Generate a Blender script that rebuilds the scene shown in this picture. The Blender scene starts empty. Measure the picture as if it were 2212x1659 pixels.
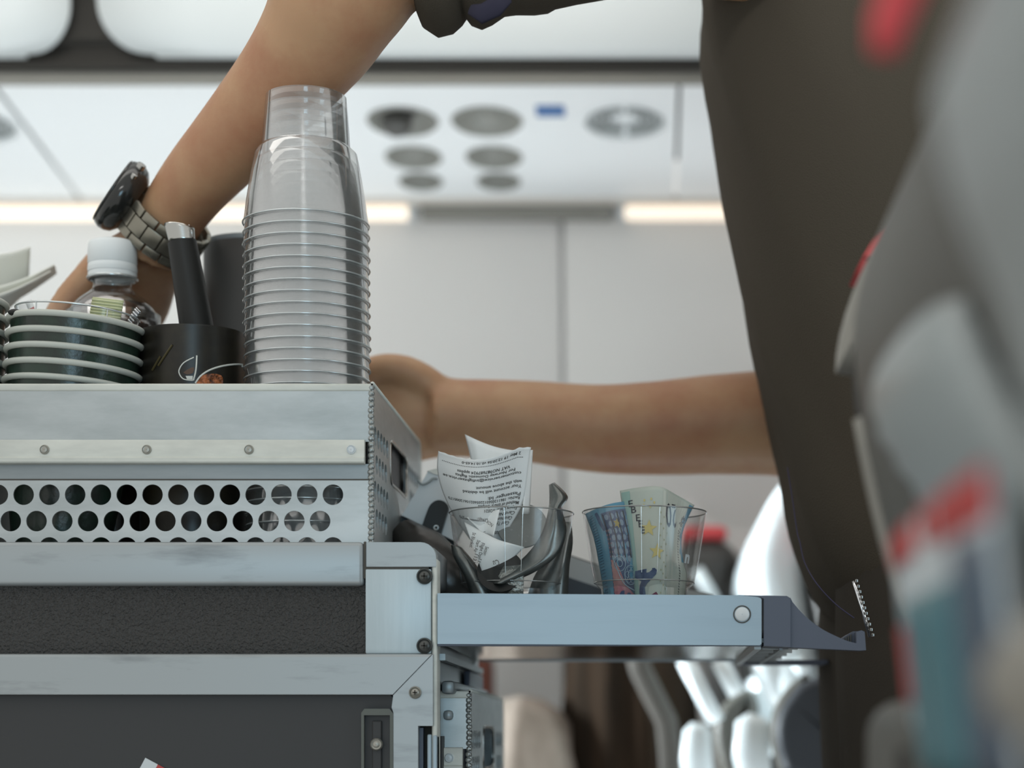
import bpy, bmesh, math, random
from mathutils import Vector, Matrix
random.seed(7)
PI = math.pi
scene = bpy.context.scene
COL = scene.collection

# ---------------------------------------------------------------- camera, light, exposure
F = 4320.0; VX = 1405.0; VY = 1590.0; CZ = 0.92      # focal length in pixels, foot of the view axis, camera height
def W(px, py, Y):
    return Vector(((px-VX)/F*Y, Y, CZ + (VY-py)/F*Y))

cam_d = bpy.data.cameras.new('camera'); cam = bpy.data.objects.new('camera', cam_d); COL.objects.link(cam)
cam.location = (0, 0, CZ); cam.rotation_euler = (PI/2, 0, 0)
cam_d.sensor_width = 36; cam_d.lens = 36*F/2212
cam_d.shift_x = -(VX-1106)/2212; cam_d.shift_y = (VY-829.5)/2212
cam_d.clip_start = 0.01
cam_d.dof.use_dof = True; cam_d.dof.focus_distance = 1.235; cam_d.dof.aperture_fstop = 4.0
scene.camera = cam

world = bpy.data.worlds.new('World'); scene.world = world; world.use_nodes = True
wn = world.node_tree; bg = wn.nodes['Background']
bg.inputs[0].default_value = (0.88, 0.88, 0.85, 1); bg.inputs[1].default_value = 0.88

def area(name, loc, target, sx, sy, power, color):
    l = bpy.data.lights.new(name, 'AREA'); l.shape = 'RECTANGLE'; l.size = sx; l.size_y = sy
    l.energy = power; l.color = color
    o = bpy.data.objects.new(name, l); COL.objects.link(o); o.location = loc
    o.rotation_euler = (Vector(target)-Vector(loc)).to_track_quat('-Z', 'Y').to_euler()
    return o
area('cabin_ceiling_light', (0.0, 1.25, 2.25), (0.0, 1.5, 0.9), 2.6, 0.35, 6, (1.0, 0.96, 0.90))
area('window_daylight_near', (0.10, -0.55, 1.08), (0.0, 1.2, 1.0), 0.5, 0.45, 4.6, (0.45, 0.78, 1.0))
area('window_daylight_front', (0.85, 0.6, 1.0), (-0.1, 1.25, 1.0), 0.3, 0.35, 1.0, (0.5, 0.8, 1.0))
l = area('far_wall_fill_light', (-0.2, 0.0, 1.80), (-0.2, 2.35, 1.47), 1.9, 0.16, 1.6, (1.0, 0.98, 0.95)); l.data.spread = math.radians(34)  # added fill lamp that brightens the far wall, not a known fixture
l = area('low_aisle_fill_light', (-0.1, 1.66, 0.12), (-0.1, 2.17, 1.6), 2.4, 0.14, 6.0, (0.92, 0.97, 1.0)); l.data.spread = math.radians(80)  # added unseen lamp, lights the service panels from below
l = area('window_daylight_far', (-1.25, 1.98, 1.10), (0.2, 1.96, 1.02), 0.22, 0.30, 2.1, (0.85, 0.95, 1.0)); l.data.spread = math.radians(26)
scene.view_settings.view_transform = 'Standard'; scene.view_settings.look = 'None'
scene.view_settings.exposure = 0.0; scene.view_settings.gamma = 1.0; scene.view_settings.use_curve_mapping = False
scene.cycles.transparent_max_bounces = 64
scene.cycles.max_bounces = 10
scene.cycles.transmission_bounces = 8
scene.cycles.use_denoising = True
scene.cycles.sample_clamp_indirect = 4

# ---------------------------------------------------------------- materials
def srgb(r, g, b):
    f = lambda c: (c/255/12.92 if c/255 <= .04045 else ((c/255+.055)/1.055)**2.4)
    return (f(r), f(g), f(b), 1)
MATS = {}
def mat(name, col, rough=.5, metal=0.0, spec=.5, noise=None, bump=None, coat=0, sheen=0, emit=None, sss=0):
    """noise=(scale, colour2, lo, hi, stretch xyz)   bump=(scale, strength, distance)"""
    m = bpy.data.materials.new(name); m.use_nodes = True; nt = m.node_tree
    b = nt.nodes['Principled BSDF']
    b.inputs['Base Color'].default_value = col; b.inputs['Roughness'].default_value = rough
    b.inputs['Metallic'].default_value = metal; b.inputs['Specular IOR Level'].default_value = spec
    b.inputs['Coat Weight'].default_value = coat; b.inputs['Sheen Weight'].default_value = sheen
    if sss:
        b.inputs['Subsurface Weight'].default_value = sss; b.inputs['Subsurface Radius'].default_value = (1, .35, .2)
        b.inputs['Subsurface Scale'].default_value = .006
    if emit: b.inputs['Emission Color'].default_value = emit[0]; b.inputs['Emission Strength'].default_value = emit[1]
    tc = nt.nodes.new('ShaderNodeTexCoord')
    if noise:
        sc, c2, lo, hi, st = noise
        mp = nt.nodes.new('ShaderNodeMapping'); mp.inputs['Scale'].default_value = st
        nt.links.new(tc.outputs['Object'], mp.inputs[0])
        n = nt.nodes.new('ShaderNodeTexNoise'); n.inputs['Scale'].default_value = sc; n.inputs['Detail'].default_value = 6
        n.inputs['Roughness'].default_value = .65
        nt.links.new(mp.outputs[0], n.inputs['Vector'])
        r = nt.nodes.new('ShaderNodeValToRGB'); r.color_ramp.elements[0].position = lo; r.color_ramp.elements[1].position = hi
        r.color_ramp.elements[0].color = c2; r.color_ramp.elements[1].color = col
        nt.links.new(n.outputs[0], r.inputs[0]); nt.links.new(r.outputs[0], b.inputs['Base Color'])
    if bump:
        n2 = nt.nodes.new('ShaderNodeTexNoise'); n2.inputs['Scale'].default_value = bump[0]; n2.inputs['Detail'].default_value = 3
        nt.links.new(tc.outputs['Object'], n2.inputs['Vector'])
        bp = nt.nodes.new('ShaderNodeBump'); bp.inputs['Strength'].default_value = bump[1]; bp.inputs['Distance'].default_value = bump[2]
        nt.links.new(n2.outputs[0], bp.inputs['Height']); nt.links.new(bp.outputs[0], b.inputs['Normal'])
    MATS[name] = m
    return m

def clear_mat(name, tint, lo, hi, rough, milk=0.0):
    m = bpy.data.materials.new(name); m.use_nodes = True; nt = m.node_tree; nt.nodes.clear()
    out = nt.nodes.new('ShaderNodeOutputMaterial')
    t = nt.nodes.new('ShaderNodeBsdfTransparent'); t.inputs[0].default_value = tint
    g = nt.nodes.new('ShaderNodeBsdfGlossy'); g.inputs['Roughness'].default_value = rough
    d = nt.nodes.new('ShaderNodeBsdfDiffuse'); d.inputs[0].default_value = (.86, .90, .90, 1)
    lw = nt.nodes.new('ShaderNodeLayerWeight'); lw.inputs[0].default_value = .35
    mr = nt.nodes.new('ShaderNodeMapRange'); mr.inputs['To Min'].default_value = lo; mr.inputs['To Max'].default_value = hi
    nt.links.new(lw.outputs['Facing'], mr.inputs['Value'])
    mx = nt.nodes.new('ShaderNodeMixShader'); nt.links.new(mr.outputs[0], mx.inputs[0])
    mk_ = nt.nodes.new('ShaderNodeMixShader'); mk_.inputs[0].default_value = milk
    nt.links.new(t.outputs[0], mk_.inputs[1]); nt.links.new(d.outputs[0], mk_.inputs[2])
    nt.links.new(mk_.outputs[0], mx.inputs[1]); nt.links.new(g.outputs[0], mx.inputs[2]); nt.links.new(mx.outputs[0], out.inputs[0])
    MATS[name] = m
    return m

ALU = mat('scuffed aluminium', (.50, .53, .53, 1), .42, .55, noise=(9, (.36, .39, .39, 1), .32, .62, (1, 1, 3.5)), bump=(60, .08, .002))
ALU_RAIL = mat('anodised aluminium', (.36, .385, .39, 1), .42, .45, noise=(7, (.21, .225, .23, 1), .25, .47, (1.2, 1, 7)))
ALU_PLATE = mat('brushed aluminium plate', (.48, .56, .59, 1), .48, .45, noise=(30, (.43, .51, .54, 1), .3, .6, (8, 1, .5)))
ALU_LIGHT = mat('matt white runner', (.66, .67, .61, 1), .55, .1, noise=(12, (.50, .51, .47, 1), .3, .6, (1, 1, 4)))
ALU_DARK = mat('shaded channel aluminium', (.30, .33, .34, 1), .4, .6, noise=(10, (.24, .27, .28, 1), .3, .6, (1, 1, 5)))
WELD = mat('weld seam metal', (.34, .36, .35, 1), .35, .8, bump=(300, .5, .002))
STEEL = mat('polished steel', (.45, .45, .43, 1), .22, 1.0)
SCREW = mat('dark screw steel', (.10, .105, .10, 1), .4, .8)
RIVET = mat('dull rivet', (.36, .35, .31, 1), .4, .6)
SHELF_RAIL = mat('satin shelf rail', (.34, .42, .47, 1), .42, .35, noise=(5, (.30, .375, .425, 1), .25, .5, (1, 1, 14)))
SHELF_UNDER = mat('glossy dark underside', (.10, .10, .10, 1), .13, .7)
PANEL = mat('textured black panel', (.030, .029, .027, 1), .36, 0, bump=(560, .9, .0024))
PANEL2 = mat('smooth charcoal panel', (.034, .034, .034, 1), .58, 0, bump=(300, .12, .001))
SEAL = mat('dark sealant', (.06, .055, .045, 1), .6)
NAVY_PLASTIC = mat('slate blue plastic', (.085, .10, .135, 1), .5, 0, bump=(500, .1, .0008))
CLEAR = clear_mat('clear plastic', (.998, 1, 1, 1), .07, .8, .08, .05)
CLEAR1 = clear_mat('clear tumbler plastic', (.97, .98, .98, 1), .010, .70, .13, .004)
RIM = mat('clear rim bead', (.60, .64, .64, 1), .12, .6)
RIMG = mat('tumbler rim bead', (.30, .31, .30, 1), .1, .6)
CUPWALL = mat('glossy dark green paper', (.018, .026, .020, 1), .28, 0, .5, noise=(60, (.022, .045, .03, 1), .4, .6, (1, 1, 1)), bump=(260, .2, .001))
CUPRIM = mat('cream paper rim', (.50, .52, .47, 1), .6)
WHITECAP = mat('white cap plastic', (.78, .82, .82, 1), .5)
LIQ = mat('dark drink', (.035, .022, .018, 1), .08)
BLACK = mat('black print tin', (.014, .012, .009, 1), .35, 0, .4, noise=(14, (.04, .034, .02, 1), .35, .55, (1, 1, 1)))
BLACKPL = mat('black plastic', (.011, .012, .011, 1), .45, 0, .35)
GREYCAN = mat('charcoal canister', (.045, .045, .043, 1), .5)
GREYRIM = mat('pale grey rim', (.30, .33, .34, 1), .5)
PAPER = mat('thermal paper', (.86, .88, .86, 1), .75, noise=(4, (.78, .80, .80, 1), .3, .6, (1, 1, 1)))
PAPERW = mat('white paper', (.84, .85, .83, 1), .8)
INK = mat('grey black ink', (.07, .065, .06, 1), .7)
NAPKIN = mat('napkin tissue', (.72, .73, .67, 1), .9)
FOIL = mat('grey foil', (.20, .21, .20, 1), .30, .75, noise=(40, (.12, .13, .125, 1), .35, .6, (1, 1, 1)), bump=(30, .3, .004))
FOILB = mat('pebbled foil', (.30, .31, .29, 1), .28, .8, bump=(420, .8, .002))
FOILS = mat('silver foil', (.7, .72, .74, 1), .15, 1.0, bump=(60, .4, .002))
SACHET = mat('pale lime sachet', (.58, .60, .36, 1), .6)
RED = mat('red print', (.45, .045, .04, 1), .5)
RED_CLOTH = mat('red headrest cloth', (.62, .07, .075, 1), .8)
BLUE = mat('dark blue carton', (.02, .02, .14, 1), .5)
WHITE_GL = mat('white plastic', (.62, .66, .67, 1), .35)
SKIN = mat('skin', (.46, .275, .155, 1), .5, 0, .35, noise=(16, (.38, .18, .10, 1), .30, .60, (1, 1, 1)), bump=(350, .12, .001), sss=.15)
CLOTH = mat('dark navy cloth', (.072, .061, .046, 1), .95, 0, .15, bump=(900, .5, .001))
NAVY_CLOTH = mat('navy lining', (.028, .027, .045, 1), .9, 0, .2)
TROUSER = mat('black trousers', (.052, .045, .036, 1), .95, 0, .2, bump=(700, .3, .001))
HAIR = mat('brown hair', (.06, .035, .02, 1), .6, bump=(200, .6, .003))
SEATGREY = mat('grey seat shell', (.31, .345, .345, 1), .35, 0, .5)
SEATTAUPE = mat('taupe seat shell', (.085, .082, .070, 1), .5)
SEATGREYT = mat('worn taupe edge', (.26, .25, .22, 1), .5)
SEATPAD = mat('dark leather pad', (.035, .033, .030, 1), .45)
SEATDARKBLUE = mat('slate seat panel', (.035, .042, .052, 1), .5)
SEATBRIGHT = mat('seat shell with painted glare', (.78, .86, .88, 1), .22, 0, .6)  # window glare on the far seats put into this white colour
TEAL = mat('teal print', (.055, .17, .20, 1), .4)
SLATE = mat('slate print', (.07, .10, .14, 1), .4)
BEIGE = mat('beige knit', (.33, .27, .225, 1), .95, noise=(8, (.23, .19, .155, 1), .35, .6, (4, 4, .4)))
BROWN = mat('dark brown cloth', (.022, .014, .009, 1), 1.0, 0, .05, noise=(9, (.010, .008, .006, 1), .3, .6, (4, 4, .3)))
BINW = mat('white bin enamel', (.56, .60, .60, 1), .5)
PSUW = mat('white service panel', (.88, .92, .93, 1), .5)
WALLM = mat('light grey sidewall', (.66, .66, .64, 1), .6)
COVE = mat('warm cove trim', (.66, .62, .56, 1), .5)
GAP = mat('dark gap', (.022, .020, .016, 1), .8)
TAUPE = mat('taupe rail', (.22, .215, .19, 1), .6)
LAMPG = mat('grey lamp bezel', (.26, .265, .24, 1), .45)
VENTD = mat('dark air nozzle', (.08, .08, .075, 1), .5)
GRILLE = mat('grey speaker grille', (.34, .37, .37, 1), .5)
STICK = mat('blue sticker', (.06, .16, .38, 1), .5)
CARPET = mat('dark grey carpet', (.05, .052, .06, 1), .95, noise=(200, (.03, .032, .04, 1), .3, .6, (1, 1, 1)))
STRIP = mat('warm light strip', (.9, .8, .65, 1), .5, emit=((1, .84, .70, 1), .78))
NOTE_B = mat('blue banknote paper', (.085, .24, .34, 1), .75, noise=(30, (.13, .26, .34, 1), .35, .6, (1, 1, 1)))
NOTE_P = mat('pale banknote paper', (.37, .43, .385, 1), .75, noise=(14, (.45, .46, .40, 1), .35, .6, (1, 1, 1)))
NOTE_W = mat('cream banknote paper', (.46, .48, .42, 1), .75)
N_NAVY = mat('navy print', (.035, .055, .12, 1), .7, noise=(80, (.10, .14, .22, 1), .35, .6, (1, 1, 1)))
N_CELL = mat('window cell print', (.17, .23, .29, 1), .7)
N_YEL = mat('yellow star print', (.50, .42, .17, 1), .7)
N_PINK = mat('rose print', (.30, .12, .15, 1), .7, noise=(70, (.42, .24, .22, 1), .35, .6, (1, 1, 1)))
N_LINE = mat('pale blue line print', (.30, .40, .46, 1), .7)
N_DARK = mat('dark print', (.035, .035, .045, 1), .7)
N_MAR = mat('maroon print', (.12, .03, .06, 1), .7)
COFFEE = mat('brown granules', (.50, .15, .045, 1), .4, noise=(260, (.05, .02, .012, 1), .35, .55, (1, 1, 1)), bump=(400, 1, .002))
STEELBAND = mat('brushed watch steel', (.27, .255, .21, 1), .33, .85)
WATCHBLK = mat('black watch case', (.018, .019, .018, 1), .12)

# ---------------------------------------------------------------- object helpers
def tag(o, label=None, cat=None, group=None, kind=None):
    if label: o['label'] = label
    if cat: o['category'] = cat
    if group: o['group'] = group
    if kind: o['kind'] = kind
    return o
def origin_of(o):
    v = Vector(o.location)
    return v if o.parent is None else o.matrix_local.translation + origin_of(o.parent)
def link_mesh(name, me, m, parent=None, smooth=False):
    """me holds world coordinates; they are moved to the object's own origin."""
    if parent is not None:
        off = origin_of(parent)
    else:
        vs = [v.co for v in me.vertices]
        off = Vector(((min(v.x for v in vs)+max(v.x for v in vs))/2, (min(v.y for v in vs)+max(v.y for v in vs))/2, min(v.z for v in vs)))
    me.transform(Matrix.Translation(-off))
    o = bpy.data.objects.new(name, me); COL.objects.link(o)
    if parent is not None: o.parent = parent
    else: o.location = off
    if m is not None: me.materials.clear(); me.materials.append(m)
    if smooth: shade(me, smooth)
    return o
def shade(me, ang):
    me.polygons.foreach_set('use_smooth', [True]*len(me.polygons))
    if ang is not True:
        me.set_sharp_from_angle(angle=math.radians(ang))
    me.update()
def obj(name, vf, m, parent=None, smooth=False):
    me = bpy.data.meshes.new(name); me.from_pydata([tuple(v) for v in vf[0]], [], vf[1]); me.update()
    bm = bmesh.new(); bm.from_mesh(me); bmesh.ops.recalc_face_normals(bm, faces=bm.faces); bm.to_mesh(me); bm.free()
    return link_mesh(name, me, m, parent, smooth)
def thing(name, label, cat, loc, group=None):
    o = bpy.data.objects.new(name, None); COL.objects.link(o); o.location = loc; o.empty_display_size = .02
    return tag(o, label, cat, group)
def join(*vfs):
    V, Fc = [], []
    for v, f in vfs:
        n = len(V); V += [Vector(x) for x in v]; Fc += [tuple(i+n for i in q) for q in f]
    return V, Fc
def xf(vf, M): return [M @ Vector(v) for v in vf[0]], vf[1]
def from_bm(bm):
    bm.verts.ensure_lookup_table(); bm.verts.index_update()
    r = ([v.co.copy() for v in bm.verts], [tuple(v.index for v in f.verts) for f in bm.faces]); bm.free(); return r
def box(x0, x1, y0, y1, z0, z1, bev=0, seg=2):
    bm = bmesh.new(); bmesh.ops.create_cube(bm, size=1)
    for v in bm.verts:
        v.co = Vector((x0+(v.co.x+.5)*(x1-x0), y0+(v.co.y+.5)*(y1-y0), z0+(v.co.z+.5)*(z1-z0)))
    if bev: bmesh.ops.bevel(bm, geom=bm.edges[:], offset=bev, segments=seg, affect='EDGES', profile=.5)
    return from_bm(bm)
def lathe(prof, seg=32, close=False):
    V, Fc = [], []
    n = len(prof)
    for i in range(seg):
        a = 2*PI*i/seg
        for r, z in prof: V.append(Vector((r*math.cos(a), r*math.sin(a), z)))
    for i in range(seg):
        j = (i+1) % seg
        for k in range(n-1 if not close else n):
            l = (k+1) % n
            Fc.append((i*n+k, j*n+k, j*n+l, i*n+l))
    return V, Fc
def torus(R, r, z, seg=40, ms=6):
    return lathe([(R+r*math.cos(2*PI*k/ms), z+r*math.sin(2*PI*k/ms)) for k in range(ms)], seg, True)
def disc_cap(R, z, seg=32):
    return [Vector((R*math.cos(2*PI*i/seg), R*math.sin(2*PI*i/seg), z)) for i in range(seg)], [tuple(range(seg))]
def smoothpts(pts, n=4):
    """Catmull-Rom through tuples of any length."""
    out = []
    for i in range(len(pts)-1):
        p0 = pts[max(i-1, 0)]; p1 = pts[i]; p2 = pts[i+1]; p3 = pts[min(i+2, len(pts)-1)]
        for k in range(n):
            t = k/n
            out.append(tuple(.5*((2*b)+(-a+c)*t+(2*a-5*b+4*c-d)*t*t+(-a+3*b-3*c+d)*t**3) for a, b, c, d in zip(p0, p1, p2, p3)))
    out.append(tuple(pts[-1])); return out
def tube(pts, rad, seg=10, caps=True, flat=1.0, up=None):
    pts = [Vector(p) for p in pts]; n = len(pts)
    if not hasattr(rad, '__len__'): rad = [rad]*n
    V, Fc = [], []
    prev = None
    for i, p in enumerate(pts):
        d = (pts[min(i+1, n-1)]-pts[max(i-1, 0)]).normalized()
        if prev is None:
            u = Vector(up) if up is not None else (Vector((0, 0, 1)) if abs(d.z) < .9 else Vector((0, 1, 0)))
        else: u = prev
        u = (u-d*u.dot(d)).normalized(); prev = u; w = d.cross(u)
        for k in range(seg):
            a = 2*PI*k/seg
            V.append(p+u*(math.cos(a)*rad[i])+w*(math.sin(a)*rad[i]*flat))
    for i in range(n-1):
        for k in range(seg):
            l = (k+1) % seg
            Fc.append((i*seg+k, i*seg+l, (i+1)*seg+l, (i+1)*seg+k))
    if caps:
        Fc.append(tuple(range(seg))[::-1]); Fc.append(tuple((n-1)*seg+k for k in range(seg)))
    return V, Fc
def rings(rs, caps=True):
    n = len(rs[0]); V = []; Fc = []
    for r in rs: V += [Vector(p) for p in r]
    for i in range(len(rs)-1):
        for k in range(n):
            l = (k+1) % n
            Fc.append((i*n+k, i*n+l, (i+1)*n+l, (i+1)*n+k))
    if caps: Fc.append(tuple(range(n))[::-1]); Fc.append(tuple((len(rs)-1)*n+k for k in range(n)))
    return V, Fc
def ell_ring(c, rx, ry, n=32, p=2.0, plane='XY'):
    out = []
    for k in range(n):
        a = 2*PI*k/n; ca, sa = math.cos(a), math.sin(a)
        u = rx*math.copysign(abs(ca)**(2/p), ca); v = ry*math.copysign(abs(sa)**(2/p), sa)
        out.append(Vector(c)+(Vector((u, v, 0)) if plane == 'XY' else Vector((0, u, v)) if plane == 'YZ' else Vector((u, 0, v))))
    return out
def ellipsoid(c, r, seg=20, rot=None):
    pr = [(max(math.sin(PI*k/12), .001), -math.cos(PI*k/12)) for k in range(13)]
    v, f = lathe(pr, seg)
    M = Matrix.Translation(c) @ (rot.to_4x4() if rot else Matrix()) @ Matrix.Diagonal((*r, 1))
    return xf((v, f), M)
def grid(fn, nu, nv):
    V = [Vector(fn(i/nu, j/nv)) for j in range(nv+1) for i in range(nu+1)]
    Fc = [(j*(nu+1)+i, j*(nu+1)+i+1, (j+1)*(nu+1)+i+1, (j+1)*(nu+1)+i) for j in range(nv) for i in range(nu)]
    return V, Fc
def circ(cx, cy, r, n=24, ry=None):
    return [(cx+r*math.cos(2*PI*k/n), cy+(ry or r)*math.sin(2*PI*k/n)) for k in range(n)]
def rrect(x0, x1, y0, y1, r, n=5):
    out = []
    for cx, cy, a0 in ((x1-r, y1-r, 0), (x0+r, y1-r, 90), (x0+r, y0+r, 180), (x1-r, y0+r, 270)):
        for k in range(n+1):
            a = math.radians(a0+90*k/n); out.append((cx+r*math.cos(a), cy+r*math.sin(a)))
    return out
def plate(outlines, thick):
    """closed 2-D outlines (first outer, others holes) -> slab in the local XY plane, z from -thick/2 to thick/2"""
    c = bpy.data.curves.new('plate', 'CURVE'); c.dimensions = '2D'; c.fill_mode = 'BOTH'; c.extrude = thick/2
    for o in outlines:
        s = c.splines.new('POLY'); s.points.add(len(o)-1)
        for p, q in zip(s.points, o): p.co = (q[0], q[1], 0, 1)
        s.use_cyclic_u = True
    ob = bpy.data.objects.new('plate', c); me = bpy.data.meshes.new_from_object(ob)
    r = ([v.co.copy() for v in me.vertices], [tuple(p.vertices) for p in me.polygons])
    bpy.data.objects.remove(ob); bpy.data.curves.remove(c); bpy.data.meshes.remove(me)
    return r
def faceM(y):      # local xy -> world XZ plane facing the camera side, at depth y
    return Matrix(((1, 0, 0, 0), (0, 0, -1, y), (0, 1, 0, 0), (0, 0, 0, 1)))
def sideM(x):      # local xy -> world YZ plane at X = x
    return Matrix(((0, 0, 1, x), (1, 0, 0, 0), (0, 1, 0, 0), (0, 0, 0, 1)))
def text2d(s, size, align='LEFT', bold=0):
    c = bpy.data.curves.new('t', 'FONT'); c.body = s; c.size = size; c.align_x = align; c.resolution_u = 2; c.offset = bold
    ob = bpy.data.objects.new('t', c); me = bpy.data.meshes.new_from_object(ob)
    r = ([v.co.copy() for v in me.vertices], [tuple(p.vertices) for p in me.polygons])
    bpy.data.objects.remove(ob); bpy.data.curves.remove(c); bpy.data.meshes.remove(me)
    return r
def solid(o, t, off=-1):
    m = o.modifiers.new('thickness', 'SOLIDIFY'); m.thickness = t; m.offset = off; return o
def subd(o, n=1):
    m = o.modifiers.new('smooth', 'SUBSURF'); m.levels = n; m.render_levels = n; return o
def X(px, Y): return (px-VX)/F*Y
def Z(py, Y): return CZ+(VY-py)/F*Y
def pxbox(px0, px1, py0, py1, Y0, Y1, bev=0, seg=2):   # front face sized at depth Y0
    return box(X(px0, Y0), X(px1, Y0), Y0, Y1, Z(py1, Y0), Z(py0, Y0), bev, seg)

# ================================================================ SETTING
o = obj('floor', box(-2.2, 2.2, .3, 2.8, -.06, 0), CARPET); tag(o, kind='structure')
# sidewall: profile in YZ, swept along X
prof = smoothpts([(2.30, 0.0), (2.42, .25), (2.47, .6), (2.47, .95), (2.44, 1.25), (2.40, 1.50), (2.375, 1.558)], 5)
def wallstrip(x0, x1, pr, t=.01):
    V = [Vector((x, y, z)) for x in (x0, x1) for (y, z) in pr]; n = len(pr)
    return V, [(i, i+1, n+i+1, n+i) for i in range(n-1)]
for x0, x1, nm in ((-2.2, -.108, 'wall_far'), (-.103, 2.2, 'wall_far')):
    o = obj(nm, wallstrip(x0, x1, prof), WALLM, None, True); solid(o, .02); tag(o, kind='structure')
o = obj('trim_1', wallstrip(-.11, -.101, [(y+.004, z) for y, z in prof]), mat('grey joint', (.42, .42, .41, 1), .7), None, True); solid(o, .004); tag(o, kind='structure')
# cove ledge under the service panels
o = obj('trim_2', box(-2.2, 2.2, 2.345, 2.385, 1.545, 1.556, .003), COVE, None, 40); tag(o, kind='structure')
def light_strip(x0, x1, label):
    t = thing('light_strip', label, 'light', ((x0+x1)/2, 2.365, 1.538))
    obj('diffuser', box(x0, x1, 2.352, 2.380, 1.531, 1.5445, .003), STRIP, t, 40)
    obj('end_cap', box(x0-.006, x0, 2.35, 2.382, 1.529, 1.5448), WHITE_GL, t)
    obj('end_cap', box(x1, x1+.006, 2.35, 2.382, 1.529, 1.5448), WHITE_GL, t)
light_strip(-1.5, -.285, 'warm glowing cove light strip along the wall, left of the dim gap')
light_strip(-.03, 1.2, 'warm glowing cove light strip along the wall, right of the dim gap')
o = obj('light_cover', box(-.27, -.045, 2.35, 2.382, 1.530, 1.5445, .002), TAUPE, None, 40)
tag(o, 'dim grey blank cover between the two glowing cove strips', 'cover')
# closed window in the sidewall
w = obj('window_1', xf(plate([rrect(.02, .32, 1.14, 1.56-.03, .09, 8), rrect(.045, .295, 1.17, 1.50, .07, 8)], .006), Matrix.Translation((0, 2.428, 0)) @ Matrix(((1, 0, 0, 0), (0, 0, -1, 0), (0, 1, 0, 0), (0, 0, 0, 1)))), WALLM)
tag(w, kind='structure')
obj('window_shade', xf(plate([rrect(.047, .293, 1.172, 1.498, .069, 8)], .003), faceM(2.433)), PAPERW, w)

# ================================================================ OVERHEAD: service panels, bins
def SZ(Y): return CZ+.671-.107*(Y-2)
tilt = math.atan(.107)
def psuM(x, Y):   # local xy on the panel (y away from camera), local -z is up into the panel
    t = Vector((0, math.cos(tilt), -math.sin(tilt))); nrm = Vector((0, -math.sin(tilt), -math.cos(tilt)))
    return Matrix(((1, 0, nrm.x, x), (0, t.y, nrm.y, Y), (0, t.z, nrm.z, SZ(Y)), (0, 0, 0, 1)))
PY = lambda Y: (Y-2.0)/math.cos(tilt)   # panel coordinate from depth
def psu(x0, x1, label, lamps, speaker=None, sticker=None):
    t = thing('passenger_service_unit', label, 'overhead panel', ((x0+x1)/2, 2.17, SZ(2.17)), 'overhead passenger service panels')
    M0 = psuM(0, 2.0)
    outer = [(x0, 0.0), (x1, 0.0), (x1, PY(2.35)), (x0, PY(2.35))]
    holes = [circ(lx, PY(ly), r, 28) for lx, ly, r, k in lamps]
    if speaker: holes.append(circ(speaker[0], PY(speaker[1]), .043, 32))
    obj('panel_face', xf(plate([outer]+holes, .006), M0), PSUW, t)
    for lx, ly, r, k in lamps:
        M = psuM(lx, ly)
        nm = 'air_nozzle' if k == 'n' else 'reading_light'
        a = obj(nm, xf(lathe([(r*1.06, .004), (r, .006), (r*.92, .002), (r*.62, -.012), (r*.3, -.016), (.0005, -.016)], 28), M), LAMPG, t, 50)
        obj('lamp_lens', xf(lathe([(r*.34, -.0155), (r*.3, -.006), (r*.18, .0), (.0005, .002)], 20), M @ Matrix.Translation((r*.15, 0, 0))), VENTD if k == 'n' else LAMPG, a, True)
        if k == 'n':
            obj('nozzle_ball', xf(ellipsoid((0, 0, 0), (.017, .017, .014)), M @ Matrix.Translation((-.006, -.004, .008))), VENTD, a, True)
    if speaker:
        M = psuM(*speaker)
        s = obj('speaker_grille', xf(lathe([(.045, .004), (.043, .005), (.042, -.002), (.0005, -.004)], 36), M), PSUW, t, 50)
        for k, rr in enumerate((.0385, .032, .0255, .019)):
            for q in range(2):
                a0 = -PI/2+.10+q*PI; pts = [(rr*math.cos(a0+u*(PI-.2)/10), rr*math.sin(a0+u*(PI-.2)/10), .001) for u in range(11)]
                obj('slot', xf(tube(pts, .0022, 6), M), GRILLE, s)
    if sticker:
        M = psuM(*sticker)
        obj('sticker', xf(box(-.016, .014, -.012, .014, .0, .0045), M), STICK, t)
        obj('sticker', xf(box(-.018, .018, -.022, .022, .0, .0038), M @ Matrix.Translation((0, .09, 0))), PSUW, t)
    return t
def lampset(cx):
    out = []
    for k, (dx) in enumerate((0, .0895)):
        out += [(cx+dx, 2.127, .036, 'n' if k == 0 else 'l'), (cx+dx+.0, 2.2235, .030, 'l'), (cx+dx, 2.293, .024, 'l')]
    return out
psu(-.667, .0275, 'white overhead panel with six grey lamp and nozzle discs beside a round speaker', lampset(-.2634), (-.027, 2.13), (-.104, 2.10))
psu(-1.36, -.672, 'white overhead panel at the far left with only a speaker edge in view', lampset(-1.02), (-.722, 2.14))
psu(.0315, .72, 'white overhead panel right of the thin seam, half behind the dark uniform', lampset(.42), (.66, 2.13))
o = obj('trim_3', box(-2.2, 2.2, 1.985, 1.9975, CZ+.649, CZ+.6665, .002), TAUPE, None, 40); tag(o, kind='structure')
o = obj('trim_4', box(-2.2, 2.2, 1.95, 2.36, 1.600, 1.64), GAP); tag(o, kind='structure')
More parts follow.
